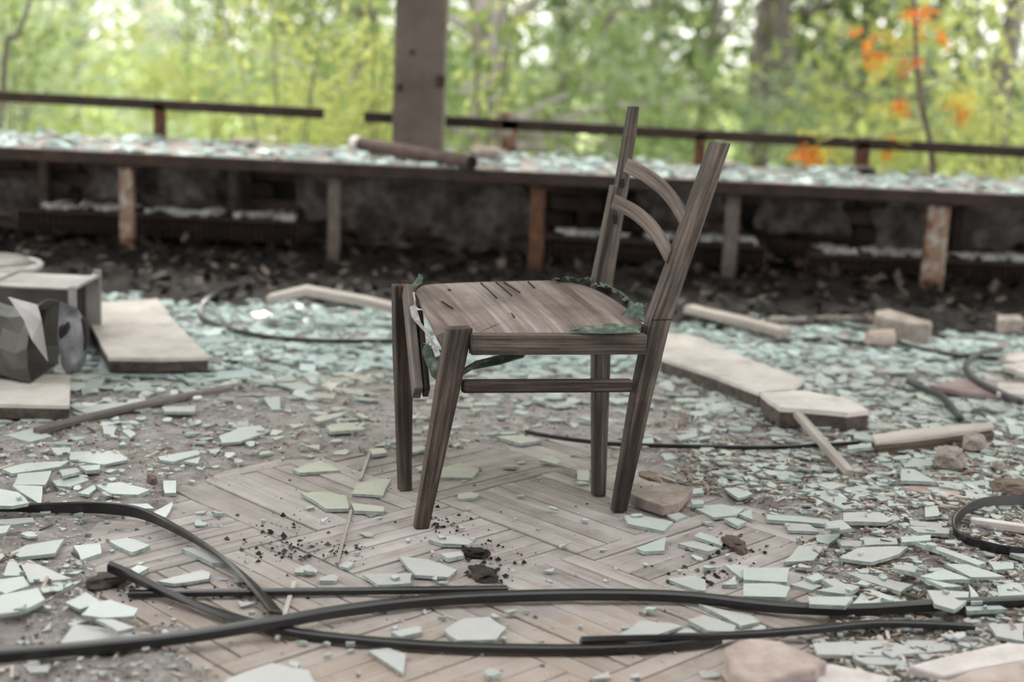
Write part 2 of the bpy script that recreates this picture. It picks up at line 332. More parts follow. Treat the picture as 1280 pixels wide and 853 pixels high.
floor = MB(); floor.box(-6, 6, -4.5, 6.9, -0.16, -0.022); floor = floor.build('floor', M['subfloor'], origin=(0, 0, 0))
floor['kind'] = 'structure'; floor['label'] = 'parquet floor buried in dust and broken glass'
gx = np.arange(-3.4, 3.41, 0.022); gy = np.arange(1.3, 6.76, 0.022)
dv = [(x, y, H(x, y)) for y in gy for x in gx]; nx, ny = len(gx), len(gy)
df = [(j * nx + i, j * nx + i + 1, (j + 1) * nx + i + 1, (j + 1) * nx + i) for j in range(ny - 1) for i in range(nx - 1)]
d = MB(); d.v = dv; d.f = df; d.uv = [(p[0], p[1]) for p in dv]
dirt = d.build('dirt_layer', M['dirt'], floor, smooth=True); dirt['kind'] = 'stuff'
# herringbone planks, axis along the room
PL, PW = 0.4425, 0.4425 / 9
plank_me = []
for k in range(6):
    b = MB(); off = k * 1.7
    t = 0.0010 + 0.0005 * (k % 3)
    x0, x1, y0, y1 = -PL / 2 + t, PL / 2 - t, -PW / 2 + t, PW / 2 - t
    e = 0.0016
    vs = [(x0, y0, -0.018), (x1, y0, -0.018), (x1, y1, -0.018), (x0, y1, -0.018), (x0, y0, -e), (x1, y0, -e), (x1, y1, -e), (x0, y1, -e),
          (x0 + e, y0 + e, 0), (x1 - e, y0 + e, 0), (x1 - e, y1 - e, 0), (x0 + e, y1 - e, 0)]
    fs = [(0, 1, 5, 4), (1, 2, 6, 5), (2, 3, 7, 6), (3, 0, 4, 7), (4, 5, 9, 8), (5, 6, 10, 9), (6, 7, 11, 10), (7, 4, 8, 11), (8, 9, 10, 11)]
    b.add(vs, fs, [(p[0] + off, p[1]) for p in vs])
    me = bpy.data.meshes.new('plank'); me.from_pydata(b.v, [], b.f)
    uvl = me.uv_layers.new(name='UVMap'); li = np.empty(len(me.loops), dtype=np.int32); me.loops.foreach_get('vertex_index', li)
    uvl.data.foreach_set('uv', np.array(b.uv, dtype=np.float32)[li].ravel()); me.materials.append(M['parquet']); plank_me.append(me)
spots = []
c45 = math.sqrt(0.5)
for bi in range(-4, 5):
    for bj in range(-4, 5):
        for q in range(9):
            if (bi + bj) % 2 == 0: uu, ww = 1.685 + (bi + .5) * PL, -2.35 + bj * PL + (q + .5) * PW
            else: uu, ww = 1.685 + bi * PL + (q + .5) * PW, -2.35 + (bj + .5) * PL
            X = (uu + ww) * c45; Y = (uu - ww) * c45; o = (bi + bj) % 2
            if not (1.6 < Y < 4.3 and -1.5 < X < 1.3): continue
            n = 0
            for s_ in (-0.45, -.2, 0, .2, 0.45):
                n += bare(X + s_ * PL * c45, Y + s_ * PL * c45 * (1 if o == 0 else -1)) > 0.02
            if n: spots.append((X, Y, o))
missing = [U(335, 690, 0), U(300, 655, 0), U(250, 648, 0), U(700, 575, 0), U(690, 720, 0), U(770, 705, 0)]
near = sorted(spots, key=lambda s: (s[0] + 0.1) ** 2 + (s[1] - 2.75) ** 2)
single, rest = near[:298], near[298:]
for (X, Y, o) in single:
    if any((Vector((X, Y, 0)) - m).length < 0.045 for m in missing): continue
    p = bpy.data.objects.new('plank', plank_me[rng.randrange(6)]); col.objects.link(p); p.parent = floor
    p.location = (X + rng.uniform(-.001, .001), Y + rng.uniform(-.001, .001), rng.uniform(-0.0030, 0.0008))
    p.rotation_euler = (rng.uniform(-.004, .004), rng.uniform(-.004, .004), R(45 if o == 0 else -45) + rng.uniform(-.004, .004) + (math.pi if rng.random() < .5 else 0))
if rest:
    b = MB()
    for (X, Y, o) in rest:
        mt = Matrix.Translation((X, Y, -0.001)) @ Matrix.Rotation(R(45 if o == 0 else -45), 4, 'Z'); me = plank_me[0]
        b.add([mt @ v.co for v in me.vertices], [tuple(p.vertices) for p in me.polygons], [(v.co.x + X, v.co.y) for v in me.vertices])
    b.build('parquet_remainder', M['parquet'], floor)['kind'] = 'stuff'
# pale thin strip lying along the seam left of the chair
b = MB(); b.bar(U(476, 529, 0.006), U(450, 600, 0.006), 0.006, 0.005); b.bar(U(439, 638, 0.004), U(421, 705, 0.004), 0.007, 0.005); b.bar(U(368, 728, 0.004), U(346, 800, 0.004), 0.008, 0.005)
tag(b.build('seam_strip', M['paleplank'], floor), 'thin pale wood strip along a parquet seam')

# ---------------------------------------------------------------- the window bay at the back (slightly turned)
BA = R(-1.2); BO = Vector((0, 6.08, 0))
def Bk(p):
    p = Vector(p); c, s = math.cos(BA), math.sin(BA); return Vector((p.x * c - p.y * s, p.x * s + p.y * c, p.z)) + BO
def bx(px, py, y=6.1): return U(px, py, y=y).x
SZ = 0.525
wall = empty('wall_back', Bk((0, 0.62, 0)), 'low sooty wall under the window ledge', None, None, 'structure')
b = MB(); b.box(-4.4, 4.4, 0.64, 0.95, -0.1, SZ - 0.034, Bk); b.build('wall_core', M['mortar'], wall)
bl, bh = 0.248, 0.066
bm_ = MB(); bm_.box(-bl / 2, bl / 2, -0.05, 0.05, 0, bh); tmp = bm_.build('brick', M['brick'], wall)
brick_me = tmp.data; bpy.data.objects.remove(tmp)
bme2 = []
for k in range(5):
    q = MB(); j = lambda: rng.uniform(-0.004, 0.004)
    hx, hy = bl / 2, 0.05
    vs = [Vector((sx_ * hx + j(), sy_ * hy + j(), z + j())) for z in (0, bh) for (sx_, sy_) in ((-1, -1), (1, -1), (1, 1), (-1, 1))]
    q.add(vs, [(3, 2, 1, 0), (4, 5, 6, 7), (0, 1, 5, 4), (1, 2, 6, 5), (2, 3, 7, 6), (3, 0, 4, 7)])
    me = bpy.data.meshes.new('brick'); me.from_pydata(q.v, [], q.f); me.materials.append(M['brick']); bme2.append(me)
for row in range(6):
    for k in range(-11, 12):
        x = k * (bl + 0.012) + (0.13 if row % 2 else 0)
        if rng.random() < 0.05: continue
        o = bpy.data.objects.new('brick', bme2[rng.randrange(5)]); col.objects.link(o); o.parent = wall
        o.location = Bk((x, 0.62 + rng.uniform(-.006, .006), 0.0 + row * 0.078)) - Vector(wall.location); o.rotation_euler = (0, 0, BA + rng.uniform(-.01, .01))
# patches of plaster still clinging to the bricks
for (px, py, wx, hz) in ((265, 232, .24, .17), (545, 250, .30, .2), (395, 235, .16, .2), (720, 340, .22, .12), (1010, 340, .2, .1), (260, 315, .6, .1), (330, 318, .35, .1), (1230, 340, .45, .1), (1240, 275, .3, .2), (105, 310, .3, .1), (1065, 335, .25, .09), (620, 330, .35, .14), (850, 250, .25, .15), (480, 325, .25, .12), (240, 240, .34, .22), (470, 250, .3, .22), (600, 265, .34, .2), (150, 230, .25, .12), (760, 330, .3, .1), (1000, 270, .28, .14), (1130, 290, .22, .2), (540, 330, .4, .12), (400, 320, .3, .12), (30, 250, .25, .15)):
    c = U(px, py, y=6.62); lc = c - BO; n = 26; b = MB(); pts = []; wx *= 1.5; hz *= 1.35
    for t in [2 * math.pi * i / n for i in range(n)]:
        k = 1 + .42 * noise.noise((1.6 * math.cos(t) + px, 1.6 * math.sin(t), py)) + .22 * noise.noise((5 * math.cos(t), 5 * math.sin(t) + px, py))
        ex, ez = math.copysign(abs(math.cos(t)) ** .6, math.cos(t)), math.copysign(abs(math.sin(t)) ** .6, math.sin(t))
        pts.append(Bk((lc.x + wx / 2 * ex * k, 0.562 - .0004 * (px % 9), max(0.01, min(SZ - .04, lc.z + hz / 2 * ez * k)))))
    bk = [p + Vector((0, 0.02, 0)) for p in pts]
    b.add(pts + bk, [tuple(range(n)), tuple(range(2 * n - 1, n - 1, -1))] + [(i, n + i, n + (i + 1) % n, (i + 1) % n) for i in range(n)])
    b.build('plaster_patch', M['plaster'], wall)
b = MB(); b.box(-4.5, 4.5, 0.0, 0.98, SZ - 0.034, SZ, Bk); sill = b.build('trim_1', M['sill'], bevel=.004); tag(sill, 'long low window ledge covered in broken glass', None, None, 'structure')
b = MB(); b.box(-4.5, 4.5, -0.012, 0.0, SZ - 0.040, SZ + 0.002, Bk); b.box(-4.5, 4.5, -0.012, 0.03, SZ - 0.044, SZ - 0.040, Bk)
b.build('edge_angle', M['rust_dark'], sill)
b = MB(); b.box(-4.5, 4.5, -0.016, 0.012, SZ + 0.002, SZ + 0.008, Bk); b.build('edge_bead', M['post_grey'], sill)

# ledge posts
for (px, py, wpx, yb, mat, lab) in ((155, 260, 17, 0.03, 'rust_white', 'flaking rusty post under the ledge behind the metal duct'),
        (416, 280, 15, 0.04, 'post_grey', 'slim grey post under the ledge left of the concrete pillar'),
        (671, 275, 18, 0.03, 'rust', 'orange rusty post under the ledge behind the chair back'),
        (913, 300, 17, 0.05, 'post_grey', 'grey post under the ledge just right of the chair back'),
        (1167, 300, 27, 0.03, 'rust_white', 'thick white-painted rusty post under the ledge at right')):
    x = bx(px, py, 6.12); wd = wpx / FPX * 6.15; b = MB()
    b.box(x - wd / 2, x + wd / 2, yb, yb + 0.045, 0.02, SZ - 0.045, Bk)
    o = empty('ledge_post', Bk((x, yb, 0)), lab, 'post', 'posts under the window ledge'); b.build('shaft', M[mat], o, bevel=.003)
    b = MB(); b.box(x - wd * .8, x + wd * .8, yb - .01, yb + 0.055, SZ - 0.056, SZ - 0.044, Bk); b.build('head_plate', M['rust'], o)
    b = MB(); b.box(x - wd * .75, x + wd * .75, yb - .012, yb + 0.06, -.01, 0.022, Bk); b.build('foot_plate', M['rust_dark'], o)
for (px, lab) in ((45, 'thin grey stud against the wall at far left'), (286, 'thin grey stud against the wall behind the left heater'), (727, 'thin dark stud against the wall behind the chair back'), (1197, 'thin dark stud against the wall right of the white post')):
    x = U(px, 250, y=6.55).x; b = MB(); b.box(x - .022, x + .022, 0.49, 0.55, 0.0, SZ - 0.034, Bk); tag(b.build('wall_stud', M['post_grey' if px < 300 else 'rust_dark'], bevel=.003), lab, 'post', 'studs at the back wall')
# finned heaters with glass and rubbish on top
def heater(px0, px1, py, lab):
    x0, x1 = U(px0, py, y=6.3).x, U(px1, py, y=6.3).x; z1 = U((px0 + px1) / 2, py, y=6.3).z
    o = empty('tube_heater', Bk(((x0 + x1) / 2, .25, 0)), lab, 'heater', 'heaters under the ledge')
    b = MB(); b.box(x0, x1, .16, .40, z1 - .012, z1, Bk); b.build('top_plate', M['rust_dark'], o)
    b = MB()
    n = int((x1 - x0) / 0.026)
    for k in range(n + 1):
        x = x0 + (x1 - x0) * k / n; b.box(x - .0035, x + .0035, .165, .395, z1 - .10, z1 - .012, Bk)
    b.build('fins', M['rust_dark'], o)['kind'] = 'stuff'
    for dy in (.22, .33):
        b = MB(); b.tube([Bk((x0 - .05, dy, z1 - .055)), Bk((x1 + .05, dy, z1 - .055))], .02, 10); b.build('pipe', M['rust_dark'], o, smooth=True)
    for x in (x0 + .12, x1 - .12):
        b = MB(); b.box(x - .015, x + .015, .2, .36, 0.0, z1 - .10, Bk); b.build('bracket', M['rust_dark'], o)
    return x0, x1, z1
heaters = [heater(22, 372, 268, 'long rusty finned heater under the ledge at left, debris on top'),
           heater(680, 952, 299, 'rusty finned heater under the ledge behind the chair back'),
           heater(1005, 1300, 320, 'dark finned heater under the ledge at far right')]

# steel window frame remnant above the ledge
frame = empty('window_1', Bk((0, .93, SZ)), 'rusty remains of the glazing frame above the ledge', None, None, 'structure')
YR = 7.03
def fr(px, py): return U(px, py, y=YR)
for (a, c) in (((-420, 98), (405, 142)), ((455, 146), (1700, 213))):
    b = MB(); b.bar(fr(*a), fr(*c), 0.04, 0.05); b.build('rail', M['rust_dark'], frame, bevel=.002)
for (px, pt, wpx, mat) in ((200, 130, 14, 'rust'), (638, 146, 20, 'rust_white'), (876, 168, 13, 'rust'), (1079, 178, 17, 'rust'), (1420, 200, 15, 'rust'), (-150, 110, 15, 'rust')):
    t = fr(px, pt); wd = wpx / FPX * YR; b = MB()
    b.bar((t.x, YR, SZ - .02), (t.x, YR, t.z + (.02 if px == 638 else 0)), wd, 0.04, Vector((0, 1, 0))); b.build('mullion', M[mat], frame, bevel=.002)

# concrete pillar
pb = U(523, 187, y=6.85); pl = empty('pillar', (pb.x, 6.85, SZ), 'grey-brown concrete pillar standing on the ledge', 'pillar')
b = MB(); hw = 0.119
b.box(pb.x - hw, pb.x + hw, 6.73, 6.97, SZ - .01, 3.1); b.build('shaft', M['concrete'], pl, bevel=.008)
for (px, py, s_, mt) in ((551, 102, .028, 'rust_dark'), (515, 66, .012, 'rust'), (500, 110, .016, 'rust_dark')):
    p = U(px, py, y=6.728); b = MB()
    b.box(p.x - s_ * .7, p.x + s_ * .7, 6.718, 6.732, p.z - s_, p.z + s_); b.build('rusty_bracket', M[mt], pl, bevel=.002)
# corrugated pipe on the ledge
p0, p1 = U(450, 180, y=6.75), U(590, 204, y=6.05); p0.z = max(p0.z, SZ + .035); p1.z = max(p1.z, SZ + .035)
pp = empty('corrugated_pipe', (p0 + p1) / 2, 'rusty corrugated pipe lying on the ledge by the pillar', 'pipe')
b = MB(); n = 90; pts = [p0.lerp(p1, i / n) for i in range(n + 1)]; b.tube(pts, [.029 + (.004 if i % 4 < 2 else 0) for i in range(n + 1)], 14, caps=False)
b.build('pipe_wall', M['pipe'], pp, smooth=True)
b = MB(); dd = (p1 - p0).normalized(); b.tube([p0 - dd * .05, p0 + dd * .012], .036, 14); b.build('end_collar', M['paleslab'], pp, bevel=.003)
b = MB(); b.tube([p1 - dd * .02, p1 - dd * .015], .0285, 14); b.build('pipe_bore', M['black'], pp)  # black disc standing in for the shaded bore

# roof slab on the pillar, unseen; cut short so open sky lights the floor
b = MB(); b.box(-7, 7, 3.0, 7.15, 3.1, 3.3); ce = b.build('unseen_roof', M['unseen_roof']); tag(ce, 'unseen concrete roof slab over the window bay, cut short to let in sky', None, None, 'structure')

b = MB(); b.box(-7, 7, -3.2, 0.7, 3.1, 3.3); tag(b.build('unseen_roof', M['unseen_roof']), 'unseen roof slab added over the rear to shade the chair', None, None, 'structure')  # added unseen slab, keeps sky light off the chair's near sides
b = MB(); b.box(-7, 7, -3.4, -3.2, -.16, 3.3); tag(b.build('added_wall_rear', M['plaster']), 'unseen rear wall added to block low sky light', None, None, 'structure')  # added unseen wall, blocks low sky light from behind the camera

# ---------------------------------------------------------------- the chair
sd = Vector((0.36, -0.933, 0)); rd = Vector((0.933, 0.36, 0)); up = Vector((0, 0, 1))
F1, F2 = U(526, 660, 0.0), U(506, 613, 0.0)
B1, B2 = U(773, 639, 0.0), U(748, 619, 0.0)
chair = empty('wooden_chair', (0.02, 3.1, 0), 'broken weathered wooden chair with stripped seat standing on the parquet', 'chair')
F1t = U(574, 409, y=2.995); F2t = U(502, 356, y=3.34)
def cb(name, pts, sizes, a, b_, mat='chair', bev=.003, seg=2, label=None):
    m = MB(); m.loft(pts, sizes, a, b_); o = m.build(name, M[mat], chair, bevel=bev, seg=seg)
    if label: o['label'] = label
    return o
def perp(p, q, a):
    d_ = (q - p).normalized(); A = (a - d_ * a.dot(d_)).normalized(); return A
mid = lambda p, q, t: p.lerp(q, t)
cb('leg', [F1, mid(F1, F1t, .75), F1t], [(.031, .026), (.05, .034), (.053, .035)], rd, sd)
cb('leg', [F2, mid(F2, F2t, .7), F2t], [(.030, .026), (.043, .034), (.043, .034)], rd, sd)
K1 = U(823, 398, y=3.165); T1 = U(900, 178, y=3.235); K2 = U(752, 352, y=3.43); T2 = U(792, 133, y=3.50)
ka = U(800, 500, y=3.14)
cb('back_post', [B1, ka, K1, mid(K1, T1, .5), T1], [(.033, .026), (.045, .032), (.052, .034), (.047, .034), (.040, .034)], rd, sd)
o = cb('back_post', [B2, mid(B2, K2, .55), K2, mid(K2, T2, .55)], [(.030, .026), (.040, .032), (.048, .034), (.040, .030)], rd, sd, label='far back post, broken and stepped at the top')
m = MB(); q0 = mid(K2, T2, .5) + rd * .006; q1 = mid(K2, T2, .82) + rd * .003; m.loft([q0, q1, T2], [(.029, .026), (.027, .024), (.024, .02)], rd, sd); m.build('post_stub', M['chair'], o, bevel=.002)
for (px, py) in ((768, 228), (757, 273)):       # black plates drawn for the shade in the empty mortises
    c = U(px, py, y=3.3); t_ = (py - 133) / (352 - 133); ctr = T2.lerp(K2, t_); p = ctr + sd * .0178
    m = MB(); m.loft([p - up * .011, p + up * .011], (.008, .003), rd, sd); m.build('mortise', M['black'], o)
m = MB(); m.loft([K1 - up * .001 + sd * .0172, K1 + up * .001 + sd * .0172], (.05, .002), rd, sd); m.build('crack', M['black'], chair)
# rails
ra, rb = U(588, 430, y=2.985), U(806, 430, y=3.125)
cb('side_rail', [ra, rb], (.022, .046), sd, up)
fa, fb = U(512, 378, y=3.34) , U(748, 372, y=3.42)
fa.z = F2t.z - .035; fb.z = K2.z - .04
cb('side_rail', [fa + rd * .02, fb], (.022, .044), sd, up)
cb('rear_rail', [K1 - up * .055 - sd * .02, Vector((K2.x, K2.y, K1.z - .04)) + sd * .02], (.02, .042), rd, up)
s0, s1 = U(577, 483, y=3.0), U(790, 482, y=3.135)
cb('stretcher', [s0, s1], (.02, .030), sd, up, bev=.006)
fr0, fr1 = U(509, 362, y=3.30), U(522, 492, y=3.10)
ax = (fr1 - fr0).normalized(); up2 = (up - ax * up.dot(ax)).normalized(); lt = ax.cross(up2)
cb('front_rail', [fr0, fr1], (.020, .046), lt, up2, mat='chair_pale', label='front rail come loose and hanging down')
cb('rail_batten', [fr0 + lt * -.022 + ax * .07, fr1 + lt * -.020], (.014, .036), lt, up2)
# curved back rails, loose at their far ends
def slat(pp, y0, y1, hgt, th):
    sp = spline([(px, py, y0 + (y1 - y0) * i / (len(pp) - 1)) for i, (px, py) in enumerate(pp)], 6)
    pts = [U(a, b_, y=c) for a, b_, c in sp]; up_t = (T1 - K1).normalized(); A = []
    for i in range(len(pts)):
        d_ = (pts[min(i + 1, len(pts) - 1)] - pts[max(i - 1, 0)]).normalized(); A.append(d_.cross(up_t).normalized())
    return cb('back_slat', pts, [(th, hgt)] * len(pts), A, up_t, mat='chair_pale', bev=.003)
slat([(858, 278), (838, 246), (812, 222), (784, 207)], 3.20, 3.40, .034, .016)
slat([(838, 322), (820, 291), (797, 268), (768, 252)], 3.185, 3.385, .034, .016)
# seat board
pn = Vector((0, -0.15, 1)).normalized(); p_on = Vector((0, 3.03, 0.422))
def onseat(px, py, lift=0.0):
    d_ = ray(px, py); o_ = Vector((0, 0, CAM_H)); q = p_on + pn * lift
    return o_ + d_ * ((q - o_).dot(pn) / d_.dot(pn))
outl = spline([(519, 366), (530, 357), (570, 354), (630, 352), (690, 351), (722, 355), (750, 365), (775, 380), (797, 397), (802, 408), (790, 412), (740, 415), (680, 418), (610, 421), (572, 432), (555, 433), (537, 400), (519, 366)][:-1], 4)
tp = [onseat(a, b_) for a, b_ in outl]
tp0 = list(tp)
tp = [p.lerp(U(a, b_, y=3.045), max(0, min(1, (612 - a) / 55))) if p.y < 3.045 and a < 612 else p for p, (a, b_) in zip(tp, outl)]   # front corner has dropped behind the leg
ctr = sum(tp, Vector()) / len(tp); n = len(tp)
vs = []; uvs = []
for lift, sc_ in ((0.0, 1.0), (0.005, .8), (.008, .5)):
    for p, p_ in zip(tp, tp0): q = ctr + (p.lerp(p_, 0 if sc_ == 1 else (.45 if sc_ > .7 else 1)) - ctr) * sc_ + pn * lift; vs.append(q)
vs.append(ctr + pn * .009); botv = [p - pn * .010 for p in tp]; vs += botv
fs = []
for r_ in range(2):
    for i in range(n): k = (i + 1) % n; fs.append((r_ * n + i, r_ * n + k, (r_ + 1) * n + k, (r_ + 1) * n + i))
for i in range(n): k = (i + 1) % n; fs.append((2 * n + i, 2 * n + k, 3 * n)); fs.append((3 * n + 1 + i, 3 * n + 1 + k, k, i))
fs.append(tuple(range(3 * n + 1, 4 * n + 1)))
m = MB(); m.add(vs, fs, [(p.dot(sd), p.dot(rd)) for p in vs]); seat = m.build('seat_board', M['ply'], chair, smooth=False); seat['label'] = 'bare worn plywood seat board with splits'
for (a, c) in (((601, 354), (621, 373)), ((620, 353), (640, 370)), ((630, 353), (650, 366)), ((639, 392), (643, 397)), ((560, 362), (563, 363)), ((660, 352), (668, 360)), ((552, 377), (566, 386))):
    m = MB(); p, q = onseat(*a, .0052), onseat(*c, .008); m.bar(p, q, .0022, .0035); m.build('split', M['black'], seat)
# torn upholstery
def scrap(name, rows, mat, th=.002, label=None):
    """rows of points -> a crumpled cloth sheet"""
    m = MB(); nr = len(rows); nc = len(rows[0]); vs = [Vector(p) + Vector((rng.uniform(-.0015, .0015), rng.uniform(-.002, .002), rng.uniform(-.0018, .0018))) for r_ in rows for p in r_]
    m.add(vs, [(i * nc + j, i * nc + j + 1, (i + 1) * nc + j + 1, (i + 1) * nc + j) for i in range(nr - 1) for j in range(nc - 1)])
    o_ = m.build(name, M[mat], chair); md = o_.modifiers.new('th', 'SOLIDIFY'); md.thickness = th
    if label: o_['label'] = label
    return o_
line = spline([(688, 352), (706, 350), (722, 352), (736, 351), (752, 358), (768, 366), (780, 376), (789, 386)], 5)
scrap('upholstery_scrap', [[onseat(a, b_, .004 + .006 * math.sin(i * 1.3)) for i, (a, b_) in enumerate(line)],
    [onseat(a + 2, b_ - 3, .012 + .004 * math.sin(i * 2.1)) for i, (a, b_) in enumerate(line)], [onseat(a + 6, b_ - 3, .010 + .005 * math.sin(i * 2.1 + 1)) for i, (a, b_) in enumerate(line)],
    [onseat(a + 9, b_ + 1, -.012) for i, (a, b_) in enumerate(line)]], 'fabric', label='rolled torn green fabric along the back of the seat')
scrap('upholstery_scrap', [[U(776 + 0, 394, y=3.2), U(787, 383, y=3.24), U(796, 379, y=3.26), U(803, 380, y=3.25)], [U(780, 400, y=3.19), U(788, 396, y=3.20), U(797, 392, y=3.2), U(804, 396, y=3.21)],
    [U(783, 405, y=3.18), U(790, 402, y=3.185), U(798, 401, y=3.18), U(806, 405, y=3.18)]], 'fabric', label='stiff green fabric tab at the rear near corner')
scrap('upholstery_scrap', [[onseat(712 + i * 9.4, 413.5 - 8 * math.sin(i / 9 * 2.2) + 2 * math.sin(i * 2), .009) for i in range(10)], [onseat(712 + i * 9.6, 415.5 - 3 * math.sin(i / 9 * 2.2), .007) for i in range(10)], [onseat(712 + i * 9.8, 417.5, .004) for i in range(10)]], 'fabric', label='green fabric remnant along the near side rail')
scrap('upholstery_scrap', [[U(510, 360, y=3.3), U(518, 354, y=3.32), U(523, 346, y=3.33), U(528, 344, y=3.33)], [U(511, 368, y=3.28), U(519, 361, y=3.29), U(524, 356, y=3.3), U(528, 355, y=3.31)]], 'fabric', label='green fabric flap sticking up at the front far corner')
scrap('upholstery_scrap', [[U(511, 366, y=3.27), U(511.5, 380, y=3.25), U(514, 395, y=3.2), U(520, 402, y=3.16), U(532, 416, y=3.1), U(539, 430, y=3.06), U(545, 446, y=3.03)],
    [U(518, 366, y=3.27), U(519, 380, y=3.25), U(523, 394, y=3.2), U(527, 405, y=3.16), U(536, 416, y=3.1), U(543, 430, y=3.06), U(552, 444, y=3.03)]], 'lining', label='grey lining strip hanging along the front edge')
scrap('upholstery_scrap', [[U(537, 432, y=3.06), U(545, 436, y=3.06), U(556, 438, y=3.05)], [U(540, 445, y=3.05), U(548, 452, y=3.05), U(556, 455, y=3.04)], [U(546, 450, y=3.05), U(553, 458, y=3.05), U(560, 462, y=3.04)]], 'fabric')
scrap('seat_webbing', [[U(527, 440 + 0, y=3.12), U(540, 470, y=3.06), U(556, 484, y=3.04), U(590, 462, y=3.06), U(625, 456, y=3.08), U(655, 446, y=3.09)],
    [U(535, 428, y=3.14), U(552, 455, y=3.08), U(568, 468, y=3.07), U(595, 450, y=3.12), U(628, 444, y=3.12), U(660, 438, y=3.12)]], 'fabric', label='sagging fabric hanging below the seat')
m = MB(); m.tube([U(500, 372, y=3.31), U(500, 356, y=3.31), U(502, 352, y=3.31), U(510, 351.5, y=3.30), U(511, 358, y=3.29)], .0016, 6); m.build('wire_staple', M['rust'], chair)
for k in range(14):   # frayed threads
    px, py = rng.choice([(540, 436), (546, 440), (700, 349), (745, 355), (800, 382), (525, 345), (536, 428), (552, 450)]); m = MB()
    y_ = 3.04 if px < 560 and py > 400 else (3.33 if px < 560 else 3.3)
    pts = [U(px + rng.uniform(-6, 6) * t_ + rng.uniform(-2, 2), py + rng.uniform(-4, 4) * t_, y=y_) for t_ in (0, .5, 1, 1.5)]
    m.tube(pts, .0006, 4); m.build('thread', M['lining'], chair)

# ---------------------------------------------------------------- black bands, tubes and cables
def settle(P, r=10):
    """lay a stiff band on the grit: it bridges the hollows"""
    h = [max(0, H(p.x, p.y)) for p in P]; n = len(h)
    mx = [max(h[max(0, i - 4):i + 5]) for i in range(n)]; sm = [sum(mx[max(0, i - r):i + r + 1]) / len(mx[max(0, i - r):i + r + 1]) for i in range(n)]
    return [p + Vector((0, 0, q + .002)) for p, q in zip(P, sm)]
def band(name, pts, wid, hgt, label, mat='rubber', tw=0.0, n=10, cat='strip'):
    """pts: (px, py, z[, roll]) of the band's centre line on the floor"""
    sp = spline([p if len(p) == 4 else (*p, 0) for p in pts], n); P = [U(a, b_, z=max(c, hgt / 2)) for a, b_, c, _ in sp]
    P = settle(P)
    A = []; B = []
    for i in range(len(P)):
        d_ = (P[min(i + 1, len(P) - 1)] - P[max(i - 1, 0)]).normalized(); s_ = d_.cross(up).normalized(); u_ = s_.cross(d_); r_ = R(sp[i][3])
        A.append(s_ * math.cos(r_) + u_ * math.sin(r_)); B.append(u_ * math.cos(r_) - s_ * math.sin(r_))
    m = MB(); m.loft(P, [(wid, hgt)] * len(P), A, B); o_ = m.build(name, M[mat], bevel=min(wid, hgt) * .18, seg=1)
    return tag(o_, label, cat, 'black strips on the floor')
band('gasket_strip', [(-90, 646, .014, 40), (0, 644, .014, 45), (70, 643, .015, 65), (130, 640, .018, 85), (180, 645, .018, 78), (230, 668, .016, 60), (280, 700, .016, 45), (318, 735, .014, 30), (345, 768, .012, 15)], .027, .008, 'black band at left, twisting and curling toward the camera')
band('gasket_strip', [(135, 709, .045, 60), (165, 722, .030, 60), (210, 743, .016, 45), (275, 768, .010, 20), (345, 788, .008, 10), (430, 800, .008, 8), (560, 810, .008, 8), (700, 813, .008, 10), (800, 811, .008, 15), (900, 802, .008, 20)], .024, .013, 'black band in the foreground with its upturned end at left, passing under another')
band('gasket_strip', [(-120, 838, .012), (0, 829, .012), (120, 818, .012), (240, 801, .020), (340, 781, .026), (430, 765, .018), (530, 753, .014), (640, 747, .014), (760, 745, .014), (870, 749, .012), (980, 764, .012), (1090, 771, .012), (1200, 771, .012), (1400, 766, .012)], .020, .020, 'longest black band, sweeping across the whole foreground')
band('gasket_bar', [(160, 744, .008), (400, 741, .008), (635, 738, .008)], .015, .012, 'straight black bar lying in front of the chair')
band('gasket_strip', [(725, 803, .012, 40), (800, 800, .016, 30), (900, 797, .018, 15), (1000, 793, .016, 10), (1100, 789, .014, 10), (1216, 796, .012, 10)], .022, .012, 'short black band at bottom right above the pink stone')
band('gasket_strip', [(656, 543, .010, 60), (720, 554, .009, 70), (790, 562, .009, 75), (870, 566, .009, 80), (960, 567, .009, 80), (1030, 565, .009, 80), (1092, 562, .009, 80)], .012, .006, 'thin black strip lying behind the chair legs')
band('coiled_strip', [(1330, 640, .016, 80), (1275, 638, .016, 80), (1225, 645, .016, 80), (1196, 660, .016, 80), (1191, 674, .016, 75), (1205, 688, .016, 70), (1240, 698, .014, 70), (1290, 702, .014, 70), (1340, 703, .014, 70)], .024, .006, 'black strip bent into a loop at the right edge')
band('cable', [(960, 395, .012), (1010, 409, .012), (1068, 421, .012), (1106, 432, .012), (1134, 441, .012), (1171, 452, .012), (1199, 458, .012), (1256, 461, .012)], .018, .012, 'long black cable across the far glass at right')
band('cable', [(968, 433, .010), (1000, 431, .010), (1040, 431, .010), (1078, 437, .010), (1106, 444, .010)], .016, .010, 'short black cable before the longer one at far right')
band('cable', [(300, 362, .03), (268, 374, .05), (252, 388, .03), (254, 402, .012), (285, 415, .012), (335, 426, .012), (400, 432, .012), (470, 433, .012), (520, 432, .012)], .020, .012, 'black cable snaking over the far glass left of the chair')
def hose(pts, rad, label):
    sp = spline(pts, 8); P = [U(a, b_, z=max(c, rad)) for a, b_, c in sp]; P = settle(P); m = MB(); m.tube(P, rad, 10)
    return tag(m.build('plastic_tube', M['hose'], smooth=True), label, 'tube')
hose([(1250, 446, .03), (1228, 450, .035), (1210, 462, .035), (1207, 475, .035), (1220, 489, .03), (1246, 504, .03), (1275, 518, .03)], .011, 'grey-black tube bent in a hook over the maroon panel at right')
